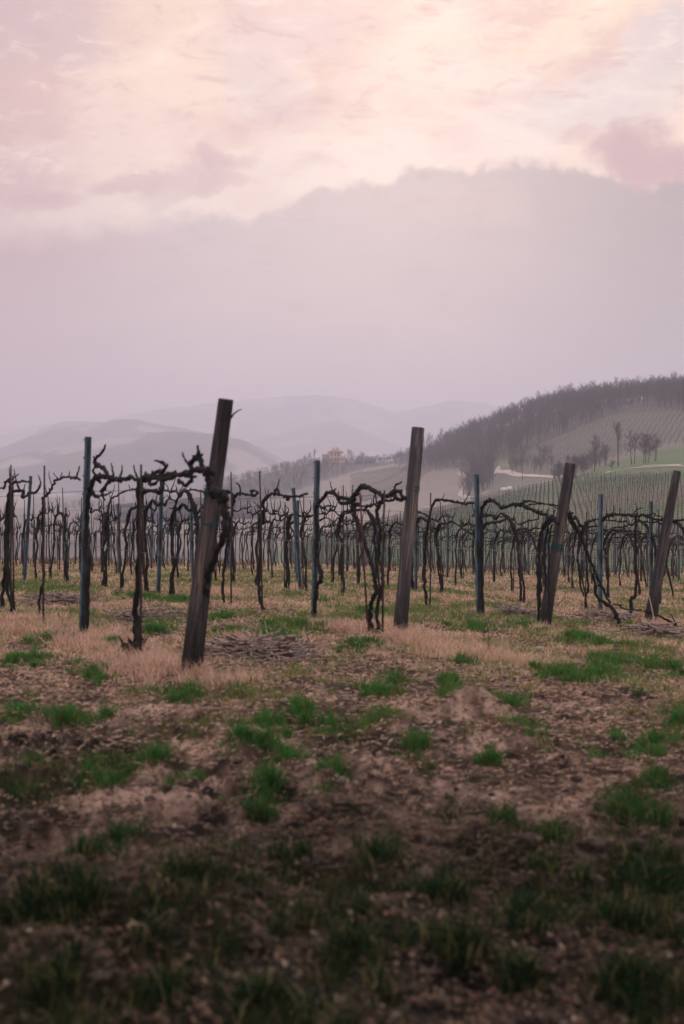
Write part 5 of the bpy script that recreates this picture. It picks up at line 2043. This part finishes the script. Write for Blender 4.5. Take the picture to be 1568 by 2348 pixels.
# tall dry grass around post feet and near row
tx, ty, th = [], [], []
for (px, py, rp, dens_) in ((440, 1552, 26, 10), (915, 1462, 22, 8), (1247, 1447, 22, 8), (1489, 1425, 20, 8), (717, 1437, 14, 5), (1097, 1408, 14, 5), (188, 1458, 16, 6), (230, 1480, 75, 60), (330, 1530, 85, 60), (120, 1450, 80, 45), (395, 1550, 60, 18), (60, 1430, 60, 35), (950, 1480, 50, 50), (1010, 1500, 60, 26), (1080, 1500, 70, 30),
                            (1150, 1520, 50, 24), (500, 1360, 90, 40), (880, 1440, 50, 20), (1520, 1430, 60, 30), (1430, 1420, 60, 22), (530, 1570, 40, 16), (700, 1360, 90, 34),
                            (930, 1370, 80, 26), (1160, 1370, 80, 26), (1350, 1380, 90, 26), (260, 1400, 60, 22), (560, 1470, 30, 10), (800, 1450, 30, 10)):
    cx_, cy_ = hit(px, py)
    rx = rp / FP * cy_
    for _ in range(dens_):
        ax, ay = cx_ + random.gauss(0, rx * .6), cy_ + random.gauss(0, rx * 1.2)
        m = random.randint(30, 70)
        tx.append(ax + RNG.normal(0, .05, m))
        ty.append(ay + RNG.normal(0, .05, m))
        th.append(random.uniform(.07, .19) * RNG.uniform(.4, 1.2, m))
tx, ty, th = np.concatenate(tx), np.concatenate(ty), np.concatenate(th)
blades('tall_dry_grass', tx, ty, th, .0030 + np.hypot(tx, ty) * .00028, RNG.uniform(.15, 1.2, len(tx)), colvar(len(tx), (.72, .51, .39), .28, (.42, .27, .18), .25),
       'taller pale dry grass round the foot of the posts in the nearest rows')


# flat litter: straw bits and dead leaves lying on the soil
def litter(name, x, y, L, w, col, label, lift=.012):
    n = len(x)
    z = H(x, y) + lift
    a = RNG.uniform(0, math.pi, n)
    tl = RNG.uniform(-.35, .35, n)
    dx_, dy_ = np.cos(a) * L / 2, np.sin(a) * L / 2
    wx, wy = -np.sin(a) * w / 2, np.cos(a) * w / 2
    dz_ = tl * L / 2
    V = np.stack([np.stack([x - dx_, y - dy_, z - dz_], -1), np.stack([x + wx, y + wy, z + w * .7], -1), np.stack([x + dx_, y + dy_, z + dz_], -1), np.stack([x - wx, y - wy, z + w * .2], -1)], 1).reshape(-1, 3)
    F = np.arange(n * 4).reshape(-1, 4)
    o = link(name, mesh_np(name, V, F, M_BLADE, np.repeat(col, 4, 0), smooth=False))
    tag(o, label, None, None, 'stuff')


x, y = wedge(300000, 3.6, 60, 1.35)
n_ = len(x)
keep = RNG.random(n_) < .35 + .65 * sstep(.45, .6, fbm(x * 2, y * 2, 3, 15))
x, y = x[keep], y[keep]
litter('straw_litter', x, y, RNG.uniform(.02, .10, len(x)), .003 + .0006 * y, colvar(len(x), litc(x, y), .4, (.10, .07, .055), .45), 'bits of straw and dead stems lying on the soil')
x, y = wedge(26000, 3.6, 26, 1.7)
litter('dead_leaves', x, y, RNG.uniform(.015, .045, len(x)), RNG.uniform(.01, .03, len(x)), colvar(len(x), (.16, .10, .07), .45, (.34, .26, .18), .06), 'dead brown leaves scattered on the soil')


# clods and crumbs of earth
def lump_mesh(seed, mat, nm, sub=2):
    rg = np.random.default_rng(seed)
    n, m = 7, 10
    V = [(0, 0, .5)]
    for i in range(1, n):
        t = i / n * math.pi
        for j in range(m):
            a = j / m * 2 * math.pi
            r = .5 * (1 + rg.uniform(-.22, .22))
            V.append((math.sin(t) * math.cos(a) * r, math.sin(t) * math.sin(a) * r * .85, math.cos(t) * r * .7))
    V.append((0, 0, -.35))
    T = [[0, 1 + j, 1 + (j + 1) % m] for j in range(m)]
    Q = [[1 + i * m + j, 1 + (i + 1) * m + j, 1 + (i + 1) * m + (j + 1) % m, 1 + i * m + (j + 1) % m] for i in range(n - 2) for j in range(m)]
    o0 = 1 + (n - 2) * m
    T += [[len(V) - 1, o0 + (j + 1) % m, o0 + j] for j in range(m)]
    return np.array(V), np.array(Q), np.array(T)


LP = [lump_mesh(s, None, '') for s in range(6)]
b = Buf()
x, y = wedge(3600, 3.6, 19, 1.1)
k = fbm(x * 1.5, y * 1.5, 3, 15) + RNG.uniform(-.05, .05, len(x))
ok = k > .46
x, y = x[ok], y[ok]
z = H(x, y)
for i in range(len(x)):
    V, Q, T = LP[i % 6]
    s = float(np.clip(RNG.lognormal(-3.75, .55), .01, .10))
    a = RNG.uniform(0, 6.28)
    c_, s2 = math.cos(a), math.sin(a)
    b.add(np.stack([(V[:, 0] * c_ - V[:, 1] * s2) * s * 1.3 + x[i], (V[:, 0] * s2 + V[:, 1] * c_) * s + y[i], V[:, 2] * s * .8 + z[i] + s * .12], -1), Q, T)
o = link('clods', b.mesh('clods', M_CLOD))
tag(o, 'crumbled clods of earth scattered over the bare soil', None, None, 'stuff')

for (px, py, wpx, lab) in ((1237, 1490, 22, 'pale stone in the grass right of the third wooden post foot'), (1301, 1722, 42, 'flat pale stone on the soil in the right middle'),
                           (990, 1895, 12, 'tiny white stone on bare soil below the centre'), (1398, 1640, 12, 'small white pebble near the right-hand mounds'),
                           (1130, 1800, 16, 'small pale pebble on bare soil right of centre'), (713, 1628, 12, 'small pale pebble on the soil left of centre'),
                           (1018, 1936, 46, 'grey-brown stone beside the dark hollow in the foreground'), (745, 1838, 26, 'buff stone lying below the paired green tufts'),
                           (1275, 2180, 22, 'ochre pebble in the dark lower right foreground'), (1005, 1662, 12, 'small pale pebble on the soil right of the dark tuft'),
                           (905, 2300, 46, 'dull stone half sunk at the bottom edge of the field'), (800, 2305, 44, 'grey stone at the bottom edge, left of the dull one'),
                           (1290, 2320, 24, 'yellowish pebble near the bottom right corner')):
    x, y = hit(px, py)
    s = wpx / FP * y
    V, Q, T = LP[px % 6]
    b = Buf()
    b.add(V * np.array([s, s * .8, s * .62]), Q, T)
    o = link('stone', b.mesh('stone', M_CLOD if wpx > 36 else M_STONE), loc=(x, y, H1(x, y) + s * .12))
    tag(o, lab, 'stone', 'loose stones on the field')


# heaps of pruned canes
def brush(px, py, wpx, hpx, n, label, seed, mat=M_TWIG):
    rg = np.random.default_rng(seed)
    cx_, cy_ = hit(px, py)
    rx = wpx / 2.5 / FP * cy_
    ry = min(rx * 1.0, hpx / 2 / FP * cy_ * cy_ / EYE)
    b = Buf()
    for k in range(n):
        u, v_ = rg.normal(0, .42, 2)
        x, y = cx_ + u * rx, cy_ + v_ * ry
        a = rg.normal(0, .85) + (math.pi if rg.random() < .5 else 0)
        L = rg.uniform(.2, .8)
        d = np.array([math.cos(a), math.sin(a)])
        pts = []
        cur = rg.uniform(-.4, .4)
        lift = rg.uniform(.0, .15) * math.exp(-(u * u + v_ * v_) * 1.5) + .01
        tilt = rg.normal(0, .16)
        for t in np.linspace(-.5, .5, 6):
            q = np.array([x, y]) + d * t * L + np.array([-d[1], d[0]]) * cur * (t * t) * L * .6
            pts.append((q[0], q[1], lift + tilt * t * L + rg.normal(0, .006)))
        pts = np.array(pts)
        pts[:, 2] += H(pts[:, 0], pts[:, 1])
        r0 = rg.uniform(.005, .012)
        b.tube(pts, np.linspace(r0, r0 * .5, 6), 4, cap=False)
    o = link('brush_heap', b.mesh('brush_heap', mat))
    tag(o, label, 'brush heap', 'heaps of pruned vine canes')


brush(590, 1505, 300, 85, 420, 'largest heap of pruned canes right of the thickest post foot', 1)
brush(130, 1385, 240, 55, 230, 'flattened strip of pruned canes behind the first row at left', 2)
brush(1400, 1425, 190, 55, 240, 'tangle of pruned canes between third and outermost wooden posts', 3)
brush(1190, 1415, 130, 40, 130, 'low heap of pruned canes left of the third wooden post', 4)
brush(330, 1425, 150, 40, 90, 'thin scatter of canes between the nearest metal post and thick post', 5)
brush(1500, 1460, 140, 60, 110, 'loose canes and roots round the foot of the outermost post', 6)

# dry stalks, leaning leaf, weeds
b = Buf()
b.tube(smoothline([at_depth(2045, 1872, 19.0), at_depth(2058, 1925, 18.6), at_depth(2068, 1985, 18.2), at_depth(2078, 2035, 17.9)], 10), np.linspace(.006, .010, 10), 5)
b.tube(smoothline([at_depth(2072, 2020, 18.0), at_depth(2088, 2038, 17.9), at_depth(2112, 2047, 17.8)], 6), np.linspace(.009, .006, 6), 5)
o = link('dry_stalk', b.mesh('dry_stalk', M_STRAW))
tag(o, 'long pale dry stalk standing before the outermost wooden post', 'stalk')
b = Buf()
L = smoothline([at_depth(1988, 1988, 18.6), at_depth(2004, 1965, 18.6), at_depth(2020, 1945, 18.6), at_depth(2030, 1930, 18.6)], 8)
V = []
for i, q in enumerate(L):
    w = .035 * math.sin(math.pi * (i + .6) / 8.5)
    V += [q + np.array([-w, .01, -w * .5]), q + np.array([0, -.01, 0]), q + np.array([w, .01, w * .5])]
b.add(V, [[i * 3 + k, i * 3 + k + 1, i * 3 + 3 + k + 1, i * 3 + 3 + k] for i in range(7) for k in range(2)])
o = link('dead_leaf', b.mesh('dead_leaf', M_YELLOW))
tag(o, 'ochre-yellow dead leaf leaning in the grass left of the outermost post', 'leaf')


def weed(px, py, h, label, mat=M_WEED, n=6, seed=0):
    rg = np.random.default_rng(seed)
    x, y = hit(px, py)
    z = H1(x, y)
    b = Buf()
    main = [(0, 0, -.03), (rg.uniform(-.02, .02), 0, h * .5), (rg.uniform(-.03, .03), 0, h)]
    b.tube(smoothline(main, 7), np.linspace(.005, .002, 7), 4)
    root = link('weed', b.mesh('stem', mat), loc=(x, y, z))
    for k in range(n):
        z0 = h * rg.uniform(.15, .9)
        a = rg.uniform(0, 6.28)
        L_ = h * rg.uniform(.15, .35)
        b = Buf()
        b.tube(smoothline([(0, 0, z0), (math.cos(a) * L_ * .5, math.sin(a) * L_ * .5, z0 + L_ * .3), (math.cos(a) * L_ * .8, math.sin(a) * L_ * .8, z0 + L_ * .8)], 5), np.linspace(.003, .0015, 5), 4)
        link('side_stem', b.mesh('side_stem', mat), root)
    tag(root, label, 'weed', 'dead weeds in the field')


weed(1108, 1500, .36, 'thin dark dead weed between second and third wooden posts', seed=1, n=8)
weed(1122, 1505, .24, 'short dead weed just right of the thin dark one', seed=2)
weed(1172, 1490, .20, 'small dry weed left of the third post foot', M_TWIG, seed=3)
weed(1010, 1478, .20, 'small dry weed right of the second post foot', M_TWIG, seed=4)
weed(1430, 1500, .18, 'small ochre weed right of the third post foot', M_YELLOW, seed=5, n=4)
weed(450, 1590, .22, 'wiry dry weed at the foot of the thickest post', M_STRAW, seed=6, n=9)

# low dark leafy weeds along the crest
x, y = wedge(15000, 52, 84, 1.0)
keep = RNG.random(len(x)) < sstep(.50, .62, fbm(x * 1.3, y * .8, 3, 123)) * .9
x, y = x[keep], y[keep]
blades('crest_weeds', x, y, RNG.uniform(.12, .5, len(x)), .035, RNG.uniform(.1, .7, len(x)), colvar(len(x), (.055, .045, .033), .4, (.30, .19, .12), .35), 'dark dead weeds standing along the crest of the field')

# dark root clump at the foot of the knotted vine
b = Buf()
cx_, cy_ = hit(418, 2080 / S)
cx_, cy_ = in_row(0, 418, 2060)[:2]
rg = np.random.default_rng(5)
cx_ = in_row(0, 425, 2050)[0]
cy_ = in_row(0, 425, 2050)[1] - .05
for k in range(90):
    a, e = rg.uniform(0, 6.28), rg.uniform(.3, 2.2)
    L_ = rg.uniform(.03, .10)
    p0 = np.array([cx_ + rg.normal(0, .04), cy_ + rg.normal(0, .04), H1(cx_, cy_) + .02])
    p2 = p0 + np.array([math.cos(a) * L_, math.sin(a) * L_, e * L_])
    b.tube([p0, (p0 + p2) / 2 + np.array([0, 0, .03]), p2], [.012, .009, .003], 4, cap=False)
o = link('root_clump', b.mesh('root_clump', M_BARK))
tag(o, 'dark tangle of suckers at the foot of the knotted vine', 'root clump')

# ------------------------------------------------------------------ haze
hz = Buf()
top = 395.0
hz.box((0, 0, (top - 70) / 2), (13000, 13000, top + 70))
hm = bpy.data.materials.new('haze_air')
hm.use_nodes = True
t = hm.node_tree
t.nodes.clear()
pv = t.nodes.new('ShaderNodeVolumePrincipled')
pv.inputs['Color'].default_value = (.83, .83, .975, 1)
pv.inputs['Density'].default_value = 0.0006
pv.inputs['Anisotropy'].default_value = 0.40
oo = t.nodes.new('ShaderNodeOutputMaterial')
t.links.new(pv.outputs[0], oo.inputs['Volume'])
o = link('haze', hz.mesh('haze', hm, False))
o['kind'] = 'stuff'
